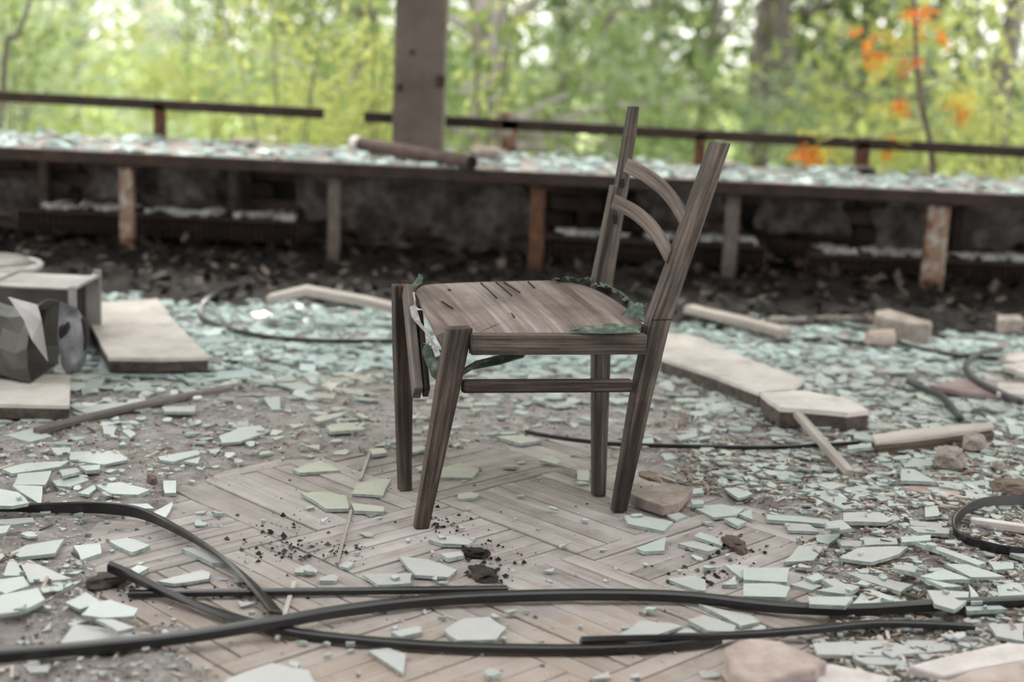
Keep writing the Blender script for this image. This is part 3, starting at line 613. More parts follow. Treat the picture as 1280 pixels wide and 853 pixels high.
hose([(1135, 485, .02), (1160, 498, .02), (1175, 507, .022), (1188, 522, .02), (1199, 537, .015)], .011, 'short kinked dark tube lying behind the rough board at right')

# ---------------------------------------------------------------- boards, slabs and stones
def slab(name, poly, z, th, mat, label, cat, edge=None, tilt=None, bev=.003, rough_edge=0.0):
    pts = [U(p[0], p[1], z=z if len(p) == 2 else p[2]) for p in poly]
    if rough_edge:
        q = []
        for i in range(len(pts)):
            a, c = pts[i], pts[(i + 1) % len(pts)]; k = max(2, int((c - a).length / .035))
            for t_ in range(k): q.append(a.lerp(c, t_ / k) + Vector((rng.uniform(-1, 1), rng.uniform(-1, 1), 0)) * (rough_edge if t_ else rough_edge * .3))
        pts = q
    lo = min(p.z for p in pts) - th
    base = min(p.z for p in pts)
    if edge:
        c = sum(pts, Vector()) / len(pts); o = empty(name, (c.x, c.y, lo), label, cat)
        m = MB(); m.prism(pts, th * .25); m.build('top_sheet', M[mat], o)
        m = MB(); m.prism([Vector((p.x, p.y, p.z - th * .25)) for p in pts], th * .75, flare=-.02); m.build('core', M[edge], o)
        return o
    m = MB(); m.prism(pts, th); return tag(m.build(name, M[mat], bevel=bev), label, cat)
slab('cream_board', [(99, 380), (150, 377), (197, 373), (216, 400), (261, 446), (200, 448), (136, 447)], .075, .045, 'cream', 'cream board lying on the glass beside the metal duct', 'board', 'board_edge')
slab('cream_board', [(-70, 464), (88, 469), (87, 507), (-70, 504)], .055, .04, 'cream', 'cream board at the left edge under the crumpled duct', 'board', 'board_edge')
slab('cream_board', [(832, 415), (866, 420), (930, 446), (1006, 475), (990, 486), (948, 490), (890, 468), (826, 447)], .07, .05, 'cream', 'long cream board lying to the right behind the chair', 'board', 'board_edge')
slab('cream_board', [(951, 491), (1004, 488), (1055, 497), (1086, 513), (1060, 516), (1003, 511), (975, 509)], .085, .055, 'paleslab', 'short pale broken board resting at the end of the longer one', 'board', 'board_edge', rough_edge=.004)
def beam(name, pts, wd, ht, mat, label, cat, lift=0.0, parts=None):
    P = [U(a, b_, z=c) for a, b_, c in pts]; m = MB(); A = []; B = []
    for i in range(len(P)):
        d_ = (P[min(i + 1, len(P) - 1)] - P[max(i - 1, 0)]).normalized(); s_ = d_.cross(up).normalized(); A.append(s_); B.append(s_.cross(d_))
    m.loft(P, [(wd, ht)] * len(P), A, B); return tag(m.build(name, M[mat], bevel=min(wd, ht) * .12), label, cat)
beam('wood_lath', [(46, 539, .02), (110, 522, .022), (180, 506, .024), (240, 494, .022), (299, 483, .02)], .030, .014, 'lath', 'thin dark wooden lath lying on the floor at left', 'stick')
beam('wood_plank', [(336, 374, .10), (383, 363, .14), (458, 377, .10), (520, 392, .07)], .075, .03, 'paleplank', 'bent cracked plank on the far floor left of the chair', 'plank')
beam('wood_plank', [(860, 386, .07), (920, 400, .06), (983, 416, .05)], .065, .03, 'paleplank', 'grey plank on the far floor right of the chair back', 'plank')
beam('wood_plank', [(958, 402, .045), (1040, 399, .045), (1105, 397, .045)], .04, .02, 'lath', 'narrow brown lath at the foot of the back wall', 'plank')
beam('square_batten', [(988, 508, .075), (1062, 592, .020)], .022, .020, 'paleplank', 'pale square batten leaning from the short board to the floor', 'stick')
# rough half-round board
P = [U(1094, 553, z=.045), U(1130, 549, z=.05), U(1180, 543, z=.055), U(1243, 535, z=.05)]
o = empty('rough_board', P[0].lerp(P[-1], .5) * 1.0, 'rough bark-edged board lying behind the two rocks', 'board'); o.location.z = 0.01
m = MB(); m.loft([p + Vector((0, .02, 0)) for p in P], [(.075, .012), (.085, .014), (.085, .014), (.05, .012)], Vector((.08, 1, 0)).normalized(), up); m.build('top_face', M['paleplank'], o, bevel=.003)
m = MB(); m.loft([p - up * .027 + Vector((0, .012, 0)) for p in P], [(.085, .04), (.10, .042), (.095, .040), (.055, .034)], Vector((.08, 1, 0)).normalized(), up); m.build('bark_side', M['bark_wood'], o, bevel=.006)
def rock(name, px, py, sx_, sy_, sz_, mat, label, seed, zc=None, sub=3, cat='stone', amp=.35):
    import bmesh
    bm = bmesh.new(); bmesh.ops.create_icosphere(bm, subdivisions=sub, radius=1)
    g = U(px, py, z=0.01)
    for v in bm.verts:
        c = v.co.normalized(); k = 1 + amp * noise.noise(c * 1.3 + Vector((seed, 0, 0))) + amp * .4 * noise.noise(c * 3.1 + Vector((0, seed, 0))); 
        c = Vector([math.copysign(abs(q) ** .75, q) for q in c])
        v.co = Vector((c.x * sx_ * k, c.y * sy_ * k, max(-.85, c.z * k) * sz_))
    lo = min(v.co.z for v in bm.verts)
    for v in bm.verts: v.co.z -= lo
    me = bpy.data.meshes.new(name); bm.to_mesh(me); bm.free(); me.materials.append(M[mat])
    o_ = bpy.data.objects.new(name, me); col.objects.link(o_); o_.location = (g.x, g.y, max(0, H(g.x, g.y)) + (zc or 0)); o_.rotation_euler = (0, 0, seed)
    return tag(o_, label, cat)
rock('rock', 1186, 592, .042, .036, .030, 'stone', 'pale rounded rock, the larger of two beside the rough board', 1.2)
rock('rock', 1216, 570, .036, .032, .024, 'stone', 'brown rounded rock right behind the larger one', 4.4)
rock('rock', 1248, 594, .018, .016, .014, 'stone', 'small brown stone right of the two rocks', 7.9)
rock('rubble_clump', 1262, 622, .05, .035, .018, 'bark_wood', 'clump of rotten brown debris above the looped strip', 3.1, amp=.5, cat='debris')
rock('rubble_clump', 735, 0 + 690, .0001, .0001, .0001, 'soil', 'x', 3.1) if False else None
rock('dirt_clump', 604, 714, .040, .022, .007, 'soil', 'dark flat dirt clump on the parquet before the chair', 5.1, amp=.6, cat='dirt')
rock('dirt_clump', 596, 689, .026, .016, .008, 'soil', 'small dark dirt clump behind the flat one before the chair', 6.3, amp=.6, cat='dirt')
rock('dirt_clump', 918, 680, .035, .018, .012, 'bark_wood', 'brown fibrous clump behind the long black band', 8.3, amp=.6, cat='dirt')
rock('dirt_clump', 135, 727, .035, .02, .014, 'soil', 'dark clump by the upturned end of the black band', 9.7, amp=.6, cat='dirt')
rock('dirt_clump', 190, 604, .014, .008, .012, 'bark_wood', 'small twisted dark scrap on the floor at left', 2.7, amp=.6, cat='dirt')
slab('tile_fragment', [(784, 616), (803, 610), (836, 605), (867, 609), (856, 622), (848, 629), (829, 633), (806, 625)], .030, .024, 'tile_brown', 'thick brown tile fragment beside the rear chair leg', 'tile', bev=.002, rough_edge=.002)
rock('wood_chunk', 812, 608, .036, .018, .009, 'bark_wood', 'dark crumbling wood chunk lying on the brown tile', 2.2, zc=.026, amp=.5, cat='debris')
slab('stone_block', [(1094, 388), (1110, 386), (1166, 402), (1163, 406), (1140, 404), (1096, 394)], .10, .09, 'stone', 'pale stone block at the foot of the back wall at right', 'stone', bev=.01)
slab('stone_block', [(1246, 393), (1276, 394), (1282, 400), (1248, 401)], .09, .08, 'stone', 'small brown block at the right end of the back wall', 'stone', bev=.008)
p0, p1 = U(1084, 424, z=.05), U(1116, 425, z=.05)
o = empty('log', (p0 + p1) / 2, 'short dark-ended log lying on the far glass', 'log'); m = MB(); m.tube([p0, p0.lerp(p1, .5), p1], [.03, .036, .04], 12); m.build('log_bark', M['pinkstone'], o); m = MB(); m.tube([p1 + Vector((.0005, 0, 0)), p1 + Vector((.006, 0, 0))], .038, 12); m.build('dark_end', M['black'], o)  # near-black disc on one end of the log
slab('maroon_panel', [(1163, 481), (1196, 476), (1225, 473), (1300, 479), (1300, 502), (1230, 493), (1200, 489)], .055, .016, 'maroon', 'faded maroon panel under the hooked tube at right', 'board', bev=.002)
slab('cream_piece', [(1247, 478), (1300, 481), (1300, 494), (1246, 491)], .072, .016, 'cream', 'small cream board lying on the maroon panel', 'board')
slab('cream_piece', [(1242, 447), (1262, 442), (1300, 437), (1300, 449), (1270, 452)], .05, .02, 'cream', 'upper of two cream fragments at the right edge', 'board', rough_edge=.004)
slab('cream_piece', [(1253, 457), (1275, 453), (1300, 454), (1300, 470), (1284, 468)], .05, .02, 'cream', 'lower of two cream fragments at the right edge', 'board', rough_edge=.004)
beam('wood_batten', [(1213, 652, .03), (1250, 657, .03), (1300, 664, .03)], .024, .018, 'paleplank', 'worn wooden batten inside the looped black strip', 'stick')
slab('wood_plank', [(1126, 608), (1150, 604), (1200, 609), (1206, 614), (1190, 621), (1140, 613)], .024, .015, 'pinkstone', 'short flat wood piece in front of the two rocks', 'plank', rough_edge=.003)
slab('plinth_rock', [(903, 808), (935, 797), (975, 800), (1037, 826), (1020, 834), (965, 848), (948, 855), (915, 838)], .055, .055, 'pinkstone', 'pinkish rough stone at the bottom edge right of centre', 'stone', bev=.008, rough_edge=.004)
slab('stone_slab', [(1135, 832), (1190, 818), (1260, 803), (1300, 806), (1300, 822), (1230, 834), (1180, 845)], .035, .02, 'paleslab', 'pale slab at the bottom right corner', 'slab', bev=.004)
slab('stone_slab', [(1160, 860), (1215, 838), (1300, 822), (1300, 900), (1160, 890)], .045, .03, 'pinkstone', 'pinkish slab in the extreme bottom right corner', 'slab', bev=.004)
slab('stone_slab', [(1014, 840), (1036, 829), (1070, 836), (1112, 845), (1090, 872), (1030, 868)], .03, .02, 'paleslab', 'small pale slab at the bottom edge between the stones', 'slab', bev=.004)
slab('glass_sheet', [(1016, 804), (1100, 800), (1204, 801), (1200, 812), (1100, 820), (1022, 818)], .016, .008, 'glass_grey', 'large dusty glass sheet under the short black band', 'glass shard', bev=.001)

# ---------------------------------------------------------------- left: ducts and basin
a0, a1 = U(90, 361, z=.24), U(97, 344, z=.24)
o = empty('metal_box_duct', (-1.9, 4.55, 0), 'square sheet-metal duct with pale top at the left edge', 'duct')
yf, yb_ = a0.y, a1.y; xr = a0.x + .01
m = MB(); m.box(-2.75, xr, yf, yb_, .235, .24); m.box(-2.75, xr, yb_ - .005, yb_ - .001, .01, .2); m.box(-2.75, xr, yb_ - .004, yb_, .01, .235); m.box(-2.75, xr, yf, yb_, .01, .014); m.build('duct_shell', M['metal'], o); m = MB(); m.box(-2.75, xr, yf, yf + .004, .01, .235); m.build('duct_side', M['duct'], o)  # front gets a darker metal than the top and back
m = MB(); m.box(xr - .02, xr + .004, yf - .008, yf, .01, .245); m.box(xr - .02, xr + .004, yf, yb_, .24, .247); m.box(xr - .02, xr + .004, yb_, yb_ + .008, .01, .26); m.build('end_flange', M['metal'], o)
m = MB(); m.box(-1.66, -1.645, yf - .004, yb_ + .004, .24, .247); m.box(-1.66, -1.645, yf - .005, yf, .01, .245); m.build('seam', M['metal'], o)
m = MB(); m.box(xr - .05, xr - .045, yf + .004, yb_ - .004, .014, .235); m.build('dark_inside', M['black'], o)  # black sheet standing in for the shade inside the duct
o = empty('crumpled_duct', (-1.7, 4.0, 0.055), 'crumpled sheet-metal duct lying on the cream board at left', 'duct')
stations = [(-2.6, 1.0, 0), (-2.2, 1.0, 0), (-1.75, 1.02, 0), (-1.62, .98, .01), (-1.52, .86, .02), (-1.44, .80, .015), (-1.38, .90, 0), (-1.345, 1.02, 0)]
prof = [(-.12, 0), (0, -.002), (.12, 0), (.135, .05), (.13, .12), (.12, .185), (.06, .205), (0, .21), (-.07, .205), (-.115, .165), (-.14, .10), (-.135, .045)]
vs = []; fs = []; n = len(prof)
for i, (x, sc_, dz) in enumerate(stations):
    for j, (yy, zz) in enumerate(prof):
        cr_ = .022 if 2 < i < 7 else .006
        vs.append(Vector((x + cr_ * noise.noise((x * 9, yy * 9, zz * 9)), 4.0 + yy * sc_ + cr_ * noise.noise((x * 14, yy * 12, 5 + zz * 9)), .058 + max(0, zz * sc_ + dz + cr_ * noise.noise((x * 14, 3 + yy * 9, zz * 14))))))
for i in range(len(stations) - 1):
    for j in range(n): k = (j + 1) % n; fs.append((i * n + j, i * n + k, (i + 1) * n + k, (i + 1) * n + j))
m = MB(); m.add(vs, fs); ob = m.build('duct_skin', M['duct'], o); md = ob.modifiers.new('th', 'SOLIDIFY'); md.thickness = .003
# bent end plate facing the camera's right
P = [U(75, 377, y=3.93), U(97, 386, y=3.93), U(106, 402, y=3.95), U(110, 425, y=3.96), U(106, 452, y=3.93), U(98, 466, y=3.9), U(84, 469, y=3.87), U(77, 458, y=3.87), U(72, 420, y=3.86)]
c = sum(P, Vector()) / len(P); vs = [c + Vector((.01, -.015, 0))] + P + [c + (p - c) * .6 + Vector((rng.uniform(-.004, .004), rng.uniform(-.010, .004), 0)) for p in P]; n = len(P)
fs = [(0, 1 + n + i, 1 + n + (i + 1) % n) for i in range(n)] + [(1 + n + i, 1 + i, 1 + (i + 1) % n, 1 + n + (i + 1) % n) for i in range(n)]
m = MB(); m.add(vs, fs); ob = m.build('end_plate', M['plate'], o, smooth=True); md = ob.modifiers.new('th', 'SOLIDIFY'); md.thickness = .003
for hp in ([(74, 408), (80, 410), (82, 404), (84, 412), (80, 420), (75, 425), (73, 417)], [(101, 398), (105, 402), (108, 415), (108, 430), (104, 440), (105, 424), (103, 410)]):
    hq = [U(a, b_, y=3.855) for a, b_ in hp]; m = MB(); nh = len(hq); m.add(hq + [q + Vector((0, .03, 0)) for q in hq], [tuple(range(nh))] + [(i, (i + 1) % nh, nh + (i + 1) % nh, nh + i) for i in range(nh)]); m.build('black_patch', M['black'], o)  # near-black pieces set over the end plate
P = [U(10, 371, y=3.86), U(47, 381, y=3.85), U(52, 400, y=3.83), U(60, 452, y=3.83), U(40, 425, y=3.83), U(30, 400, y=3.84)]
m = MB(); m.add(P, [(0, 1, 2, 5), (5, 2, 4), (4, 2, 3)]); ob = m.build('bent_flap', M['metal'], o); ob['label'] = 'bright folded flap of sheet metal'; md = ob.modifiers.new('th', 'SOLIDIFY'); md.thickness = .002
# basin behind
cb_ = U(-8, 345, y=5.15); m = MB(); n = 32; prof2 = [(.0, .20), (.10, .205), (.16, .17), (.19, .10), (.20, .0), (.21, .0), (.203, .10), (.172, .178), (.11, .216), (.0, .212)]
vs = []; fs = []
for (r_, z_) in prof2:
    for k in range(n): t_ = 2 * math.pi * k / n; vs.append(Vector((cb_.x + r_ * math.cos(t_), 5.15 + r_ * math.sin(t_), z_ * .92 + .01)))
for i in range(len(prof2) - 1):
    for k in range(n): fs.append((i * n + k, i * n + (k + 1) % n, (i + 1) * n + (k + 1) % n, (i + 1) * n + k))
m.add(vs, list(reversed(fs))); o = empty('metal_basin', (cb_.x, 5.15, .01), 'upturned round metal basin behind the ducts at left edge', 'basin'); m.build('bowl', M['duct'], o, smooth=True)
m = MB(); m.tube([Vector((cb_.x + .165 * math.cos(t_), 5.15 + .165 * math.sin(t_), .178)) for t_ in [2 * math.pi * k / 40 for k in range(41)]], .013, 8, caps=False); m.build('rolled_rim', M['metal'], o, smooth=True)

# ---------------------------------------------------------------- broken glass traced piece by piece
def conv(ox, oy, sc_, polys): return [[(ox + x / sc_, oy + y / sc_) for x, y in p] for p in polys]
T = []
T += conv(0, 480, 4, [[(350,340),(590,332),(640,378),(520,405),(345,380)], [(10,425),(130,395),(345,385),(300,415),(60,450)], [(90,450),(258,436),(225,505),(68,505)], [(62,505),(212,512),(205,605),(110,545)],
 [(0,525),(90,540),(145,595),(60,612),(0,612)], [(260,485),(400,452),(448,480),(350,515),(285,510)], [(296,430),(385,418),(400,440),(310,465)], [(255,320),(355,318),(350,345),(290,355)], [(395,410),(500,402),(495,430),(430,435)],
 [(790,365),(990,328),(1000,350),(870,390),(800,382)], [(915,388),(1005,362),(990,400)], [(1095,262),(1200,216),(1300,208),(1348,236),(1200,288),(1108,296)], [(510,205),(585,212),(570,262),(520,250)], [(610,235),(650,222),(682,250),(650,270)],
 [(815,485),(880,482),(880,545),(825,548)], [(770,640),(860,590),(865,605),(830,668),(765,665)], [(495,590),(600,590),(620,620),(500,612)], [(640,600),(740,598),(770,625),(650,625)], [(390,545),(470,505),(480,525),(440,555)],
 [(480,505),(600,490),(750,530),(690,555),(560,550)], [(-20,680),(165,668),(170,690),(60,705),(-20,700)], [(-20,710),(55,705),(30,745),(-20,755)], [(30,255),(170,222),(260,262),(150,290)], [(830,120),(980,112),(960,140),(820,140)], [(350,110),(480,100),(680,92),(600,130),(430,150)]])
T += conv(0, 640, 4, [[(50,205),(130,165),(320,135),(275,210),(100,228)], [(365,170),(500,158),(508,205),(405,242)], [(545,145),(640,128),(750,168),(660,205)], [(65,232),(125,320),(20,322),(40,250)], [(105,262),(190,262),(360,335),(150,355)],
 [(-20,340),(115,322),(145,370),(30,410),(-20,390)], [(-20,420),(190,380),(225,440),(100,500),(-20,512)], [(200,385),(370,355),(340,375),(220,405)], [(325,455),(430,400),(510,450),(400,490)], [(405,515),(460,455),(550,440),(690,485),(670,520),(520,530)],
 [(300,660),(370,562),(520,580),(720,635),(640,680),(420,700)], [(475,535),(560,535),(675,580),(590,600)], [(905,180),(1000,175),(1140,235),(1160,262),(1060,255)], [(785,345),(1010,290),(1050,305),(1045,335),(870,360)], [(655,285),(690,262),(745,280),(690,310)], [(110,760),(250,770),(240,800),(150,805)]])
T += conv(300, 480, 4, [[(265,430),(400,385),(500,430),(300,445)], [(305,545),(420,540),(530,560),(545,625),(430,625)], [(590,495),(690,475),(755,478),(715,560),(560,548)], [(555,595),(720,615),(718,640),(570,632)], [(650,325),(720,320),(735,345),(660,355)],
 [(1005,420),(1100,395),(1190,430),(1160,470),(1000,465)], [(1090,550),(1160,540),(1200,555),(1170,570),(1090,575)], [(945,780),(1060,755),(1165,785),(1140,805),(1010,800)], [(430,210),(540,195),(620,230),(560,250)], [(320,310),(400,300),(400,330)]])
T += conv(300, 640, 4, [[(795,218),(940,235),(1085,290),(1040,330),(880,320)], [(615,315),(720,308),(860,305),(855,355),(690,368)], [(400,330),(470,308),(492,325),(480,345),(400,345)], [(275,285),(340,262),(388,290),(380,305),(275,305)], [(640,690),(740,680),(830,710),(815,815)],
 [(1020,590),(1120,532),(1248,524),(1332,580),(1280,640),(1088,644)], [(830,440),(880,415),(960,440),(900,455)], [(-60,832),(160,752),(340,792),(392,880),(-120,900)], [(755,600),(900,570),(910,600),(800,625)], [(1000,210),(1100,195),(1120,215),(1040,235)]])
T += conv(620, 480, 4, [[(640,660),(720,655),(885,690),(840,735),(660,700)], [(850,650),(910,640),(955,660),(900,685)], [(970,610),(1130,600),(1240,625),(1200,660),(1090,670)], [(1215,650),(1280,625),(1285,680)], [(1140,672),(1190,668),(1250,690),(1210,712)],
 [(990,760),(1020,740),(1140,785),(1130,810)], [(910,795),(990,785),(1120,825),(1060,840)], [(700,820),(850,765),(840,835),(740,838)], [(1060,440),(1150,425),(1245,455),(1200,470)], [(1140,520),(1240,515),(1285,550),(1210,575)], [(980,525),(1030,520),(1040,545),(985,550)],
 [(975,580),(1035,580),(1040,600),(980,605)], [(405,430),(465,432),(465,485),(405,480)], [(825,350),(870,345),(905,370),(850,382)], [(900,260),(1000,240),(1010,260),(920,280)], [(715,280),(790,265),(790,295),(720,305)], [(1165,205),(1280,210),(1275,235),(1170,230)], [(0,260),(160,250),(230,285),(120,300)]])
T += conv(620, 640, 4, [[(850,335),(990,318),(1045,340),(1045,395),(1000,390),(900,355)], [(1130,365),(1195,315),(1205,365)], [(1140,260),(1250,270),(1280,290),(1230,335)], [(1015,460),(1280,520),(1320,550),(1225,572)], [(960,540),(1040,515),(1200,570),(1190,600),(1060,595)], [(580,630),(720,545),(880,560),(930,575),(790,620)], [(900,605),(960,580),(1005,605)]])
T += conv(940, 480, 3.76, [[(85,395),(190,415),(235,460),(130,450)], [(255,505),(340,500),(555,580),(430,590)], [(67,615),(360,625),(360,660),(70,640)], [(430,605),(600,600),(660,635),(630,652),(430,650)], [(155,655),(270,660),(315,695),(170,690)], [(300,710),(430,705),(360,755),(305,740)], [(400,730),(520,740),(510,765),(420,760)],
 [(525,725),(680,722),(685,755),(530,760)], [(410,820),(500,770),(735,760),(690,800),(560,840)], [(150,840),(220,760),(345,755),(290,830)], [(340,650),(420,640),(470,680),(370,690)], [(740,640),(890,655),(895,680),(745,665)], [(735,670),(930,675),(925,705),(780,700)], [(700,720),(840,710),(840,735),(705,745)], [(810,570),(870,575),(880,620),(815,625)],
 [(430,490),(500,480),(565,510),(450,522)], [(570,520),(680,505),(740,530),(640,545)], [(640,545),(720,570),(640,575)], [(290,465),(380,460),(440,480),(370,500)], [(770,745),(900,770),(1100,840),(1060,853)], [(690,350),(850,345),(850,385),(720,390)], [(700,400),(760,400),(870,460),(700,455)], [(865,455),(1000,465),(1000,500),(880,480)], [(1005,490),(1080,495),(1130,545),(1010,540)],
 [(65,235),(100,210),(160,212),(155,245)], [(1145,465),(1215,460),(1215,480),(1150,485)], [(985,460),(1110,455),(1120,480),(1000,475)], [(1200,195),(1278,200),(1278,240),(1215,235)], [(1000,60),(1130,80),(1080,110),(980,90)], [(920,100),(1040,110),(1020,130),(930,120)], [(790,190),(870,180),(910,205),(860,222),(800,205)], [(550,180),(690,182),(690,210),(550,212)], [(480,225),(600,225),(580,270),(480,255)], [(450,290),(560,275),(560,298),(450,310)]])
T += conv(940, 626, 3.76, [[(-40,312),(175,318),(165,385),(-40,370)], [(-40,390),(100,388),(180,405),(160,455),(-40,450)], [(180,395),(250,375),(330,400),(280,420)], [(250,360),(310,340),(345,365),(290,380)], [(330,370),(390,365),(440,395),(400,415)], [(300,420),(450,390),(505,405),(440,440)], [(265,450),(475,448),(440,495),(270,490)], [(455,500),(535,405),(760,490),(740,520),(470,510)],
 [(440,335),(540,345),(755,395),(700,430),(520,370)], [(665,300),(820,310),(800,345),(670,320)], [(790,355),(900,320),(1025,370),(870,375)], [(905,298),(1010,300),(1190,355),(1030,360)], [(825,420),(1020,425),(1010,470),(950,515),(860,490)], [(1020,395),(1085,475),(1030,478)], [(1150,390),(1278,385),(1278,480),(1160,480)], [(1000,490),(1150,485),(1200,510),(1010,520)], [(1110,285),(1230,290),(1230,320),(1140,325)], [(815,365),(990,405),(900,408)],
 [(1090,215),(1130,190),(1275,245),(1260,268)], [(1205,232),(1278,235),(1278,270),(1215,250)], [(1110,580),(1278,575),(1278,660),(1150,640)], [(470,740),(690,730),(680,770),(540,770)]])
T += conv(200, 330, 4, [[(40,545),(420,505),(530,550),(150,600)], [(570,600),(700,590),(780,620),(720,640)], [(690,480),(820,420),(900,470),(860,500)], [(10,715),(180,710),(170,740),(20,740)], [(520,670),(600,660),(600,730),(560,730)], [(870,610),(1040,640),(1020,660),(880,635)], [(760,770),(950,735),(900,760),(790,790)], [(570,570),(660,550),(680,580),(600,595)], [(760,640),(880,650),(870,675),(770,668)], [(830,810),(990,790),(1020,830),(850,840)], [(170,345),(370,350),(375,390),(180,400)]])
T += conv(0, 300, 4, [[(490,645),(830,655),(840,680),(500,670)], [(400,740),(460,685),(525,695),(480,760),(410,775)]])
def region(px, py):
    if py >= 775: return 'before the longest black band' if px < 720 else 'by the bottom-right slabs'
    if py >= 640:
        if px < 240: return 'between the left black bands'
        if px < 640: return 'by the straight black bar'
        if px < 880: return 'before the rear chair leg'
        if px < 1080: return 'behind the longest band at right'
        return 'beside the looped strip at right'
    if py >= 545:
        if px < 235: return 'behind the curling band'
        if px < 490: return 'left of the chair'
        if px < 790: return 'under the chair'
        if px < 935: return 'by the brown tile'
        if px < 1080: return 'by the pale batten'
        return 'by the two rocks'
    if py >= 470: return 'near the left lath' if px < 350 else ('behind the front chair legs' if px < 640 else ('behind the rear chair legs' if px < 930 else 'behind the rough board'))
    return 'on the far floor at left' if px < 640 else 'on the far floor at right'
def tint(px, py):
    if py > 770: return 'grey'
    if py > 640: return 'grey' if 300 < px < 640 or rng.random() < .3 else ('green' if px < 1000 or rng.random() < .6 else 'grey')
    if py > 540: return 'yellow' if 330 < px < 700 else 'green'
    if py > 470: return 'green' if not 400 < px < 600 else 'yellow'
    return 'cyan'
TW = {'grey': 'dusty grey', 'green': 'pale green', 'yellow': 'yellowish', 'cyan': 'bluish'}
placed = []
def inpoly(x, y, pl_):
    c = False; j = len(pl_) - 1
    for i in range(len(pl_)):
        if (pl_[i][1] > y) != (pl_[j][1] > y) and x < (pl_[j][0] - pl_[i][0]) * (y - pl_[i][1]) / (pl_[j][1] - pl_[i][1]) + pl_[i][0]: c = not c
        j = i
    return c
recs = []
for poly in T:
    px = sum(p[0] for p in poly) / len(poly); py = sum(p[1] for p in poly) / len(poly)
    th = rng.uniform(.006, .009)
    g = [U(a, b_, z=.012) for a, b_ in poly]; c = sum(g, Vector()) / len(g)
    hs = [H(p.x, p.y) for p in g] + [H(c.x, c.y)]; base = max(0.0005, sorted(hs)[-2])
    smp = g + [c] + [c.lerp(p, .5) for p in g]
    for (pl_, ztop) in placed:
        if any(inpoly(s_.x, s_.y, pl_) for s_ in smp): base = max(base, ztop + .0008)
    base = min(base, .04)
    z = base + th
    tx, ty = rng.uniform(-.02, .02), rng.uniform(-.03, .01)
    g = [U(a, b_, z=z) for a, b_ in poly]; c = sum(g, Vector()) / len(g)
    pts = []
    for i in range(len(g)):
        a, q = g[i], g[(i + 1) % len(g)]
        pts.append(a)
        if (q - a).length > .05: pts.append(a.lerp(q, rng.uniform(.35, .65)) + Vector((rng.uniform(-1, 1), rng.uniform(-1, 1), 0)) * .0025)
    pts = [Vector((p.x, p.y, p.z + tx * (p.x - c.x) + ty * (p.y - c.y))) for p in pts]
    placed.append(([(p.x, p.y) for p in g], z))
    tn = tint(px, py); m = MB(); m.prism(pts, th, flare=.01); ob = m.build('glass_shard', M['glass_' + tn], edge_mat=M['glass_edge'])
    xs = [p[0] for p in poly]; ys = [p[1] for p in poly]
    wx = max(p.x for p in g) - min(p.x for p in g); wy = max(p.y for p in g) - min(p.y for p in g); big = max(wx, wy)
    size = 'large' if max(xs) - min(xs) > 52 else ('small' if max(xs) - min(xs) < 26 else 'medium')
    nv = len(poly); asp = (max(xs) - min(xs)) / max(1, max(ys) - min(ys))
    shape = 'triangular' if nv == 3 else ('long narrow' if asp > 3.6 else ('four-sided' if nv == 4 else 'many-sided'))
    recs.append((ob, (size, TW[tn], shape, region(px, py)), px, py))
ORD = ['leftmost', 'second from left', 'third from left', 'fourth from left', 'fifth from left', 'sixth from left', 'seventh from left', 'eighth from left']
keys = {}
for r_ in recs: keys.setdefault(r_[1], []).append(r_)
for k, lst in keys.items():
    lst.sort(key=lambda q: q[2])
    for i, (ob, kk, px, py) in enumerate(lst):
        s_ = f'{kk[0]} {kk[1]} {kk[2]} glass shard {kk[3]}'
        if len(lst) > 1: s_ += ', ' + ('rightmost' if i == len(lst) - 1 else ORD[min(i, 7)])
        tag(ob, s_, 'glass shard', 'larger glass shards on the floor')

# ---------------------------------------------------------------- the finer scatter of glass
variants = {}
for tn in ('grey', 'green', 'yellow', 'cyan'):
    variants[tn] = []
    for k in range(8):
        nv = rng.choice([3, 4, 4, 5, 5]); an = sorted(rng.uniform(0, 2 * math.pi) for _ in range(nv))
        an = [2 * math.pi * i / nv + rng.uniform(-.5, .5) for i in range(nv)]; ex = rng.uniform(.55, 1)
        top = [(math.cos(a) * rng.uniform(.7, 1.15), math.sin(a) * rng.uniform(.7, 1.15) * ex) for a in an]
        m = MB(); m.prism([Vector((x, y, 1)) for x, y in top], 1, flare=.03)
        me = bpy.data.meshes.new('glass_chip'); me.from_pydata(m.v, [], m.f); me.materials.append(M['glass_' + tn]); me.materials.append(M['glass_edge'])
        for p_ in me.polygons: p_.material_index = 0 if p_.index < 2 else 1
        variants[tn].append((me, np.array(m.v), m.f))
feet = [F1, F2, B1, B2]
def density(px, py, x, y):
    b_ = bare(x, y)
    if b_ > .4: return .035 if py < 760 else .05
    d_ = .5
    if px > 860: d_ = 1.0 if py > 480 else .95
    elif px < 330: d_ = .28 if py > 540 else .5
    else: d_ = .32
    if py < 480: d_ = max(d_, .9 if y < 5.55 else .35)
    return d_
cands = []
for _ in range(26000):
    y = 1.9 + 3.8 * rng.random() ** .85; x = rng.uniform(-.48, .48) * y * 1.05
    px, py = proj((x, y, 0))
    if rng.random() > density(px, py, x, y): continue
    if any(math.hypot(x - f_.x, y - f_.y) < .05 for f_ in feet): continue
    big_ok = 1 if y > 3.4 else .6
    r_ = .007 + .026 * rng.random() ** 2.4 * big_ok + (.026 * rng.random() if y > 4 else 0)
    vis = -40 < px < 1320 and 330 < py < 900
    cands.append((r_ / y if vis else 0, x, y, px, py, r_))
cands = cands[:11500]; cands.sort(reverse=True)
loose = {tn: MB() for tn in variants}; nind = 0; chips = []
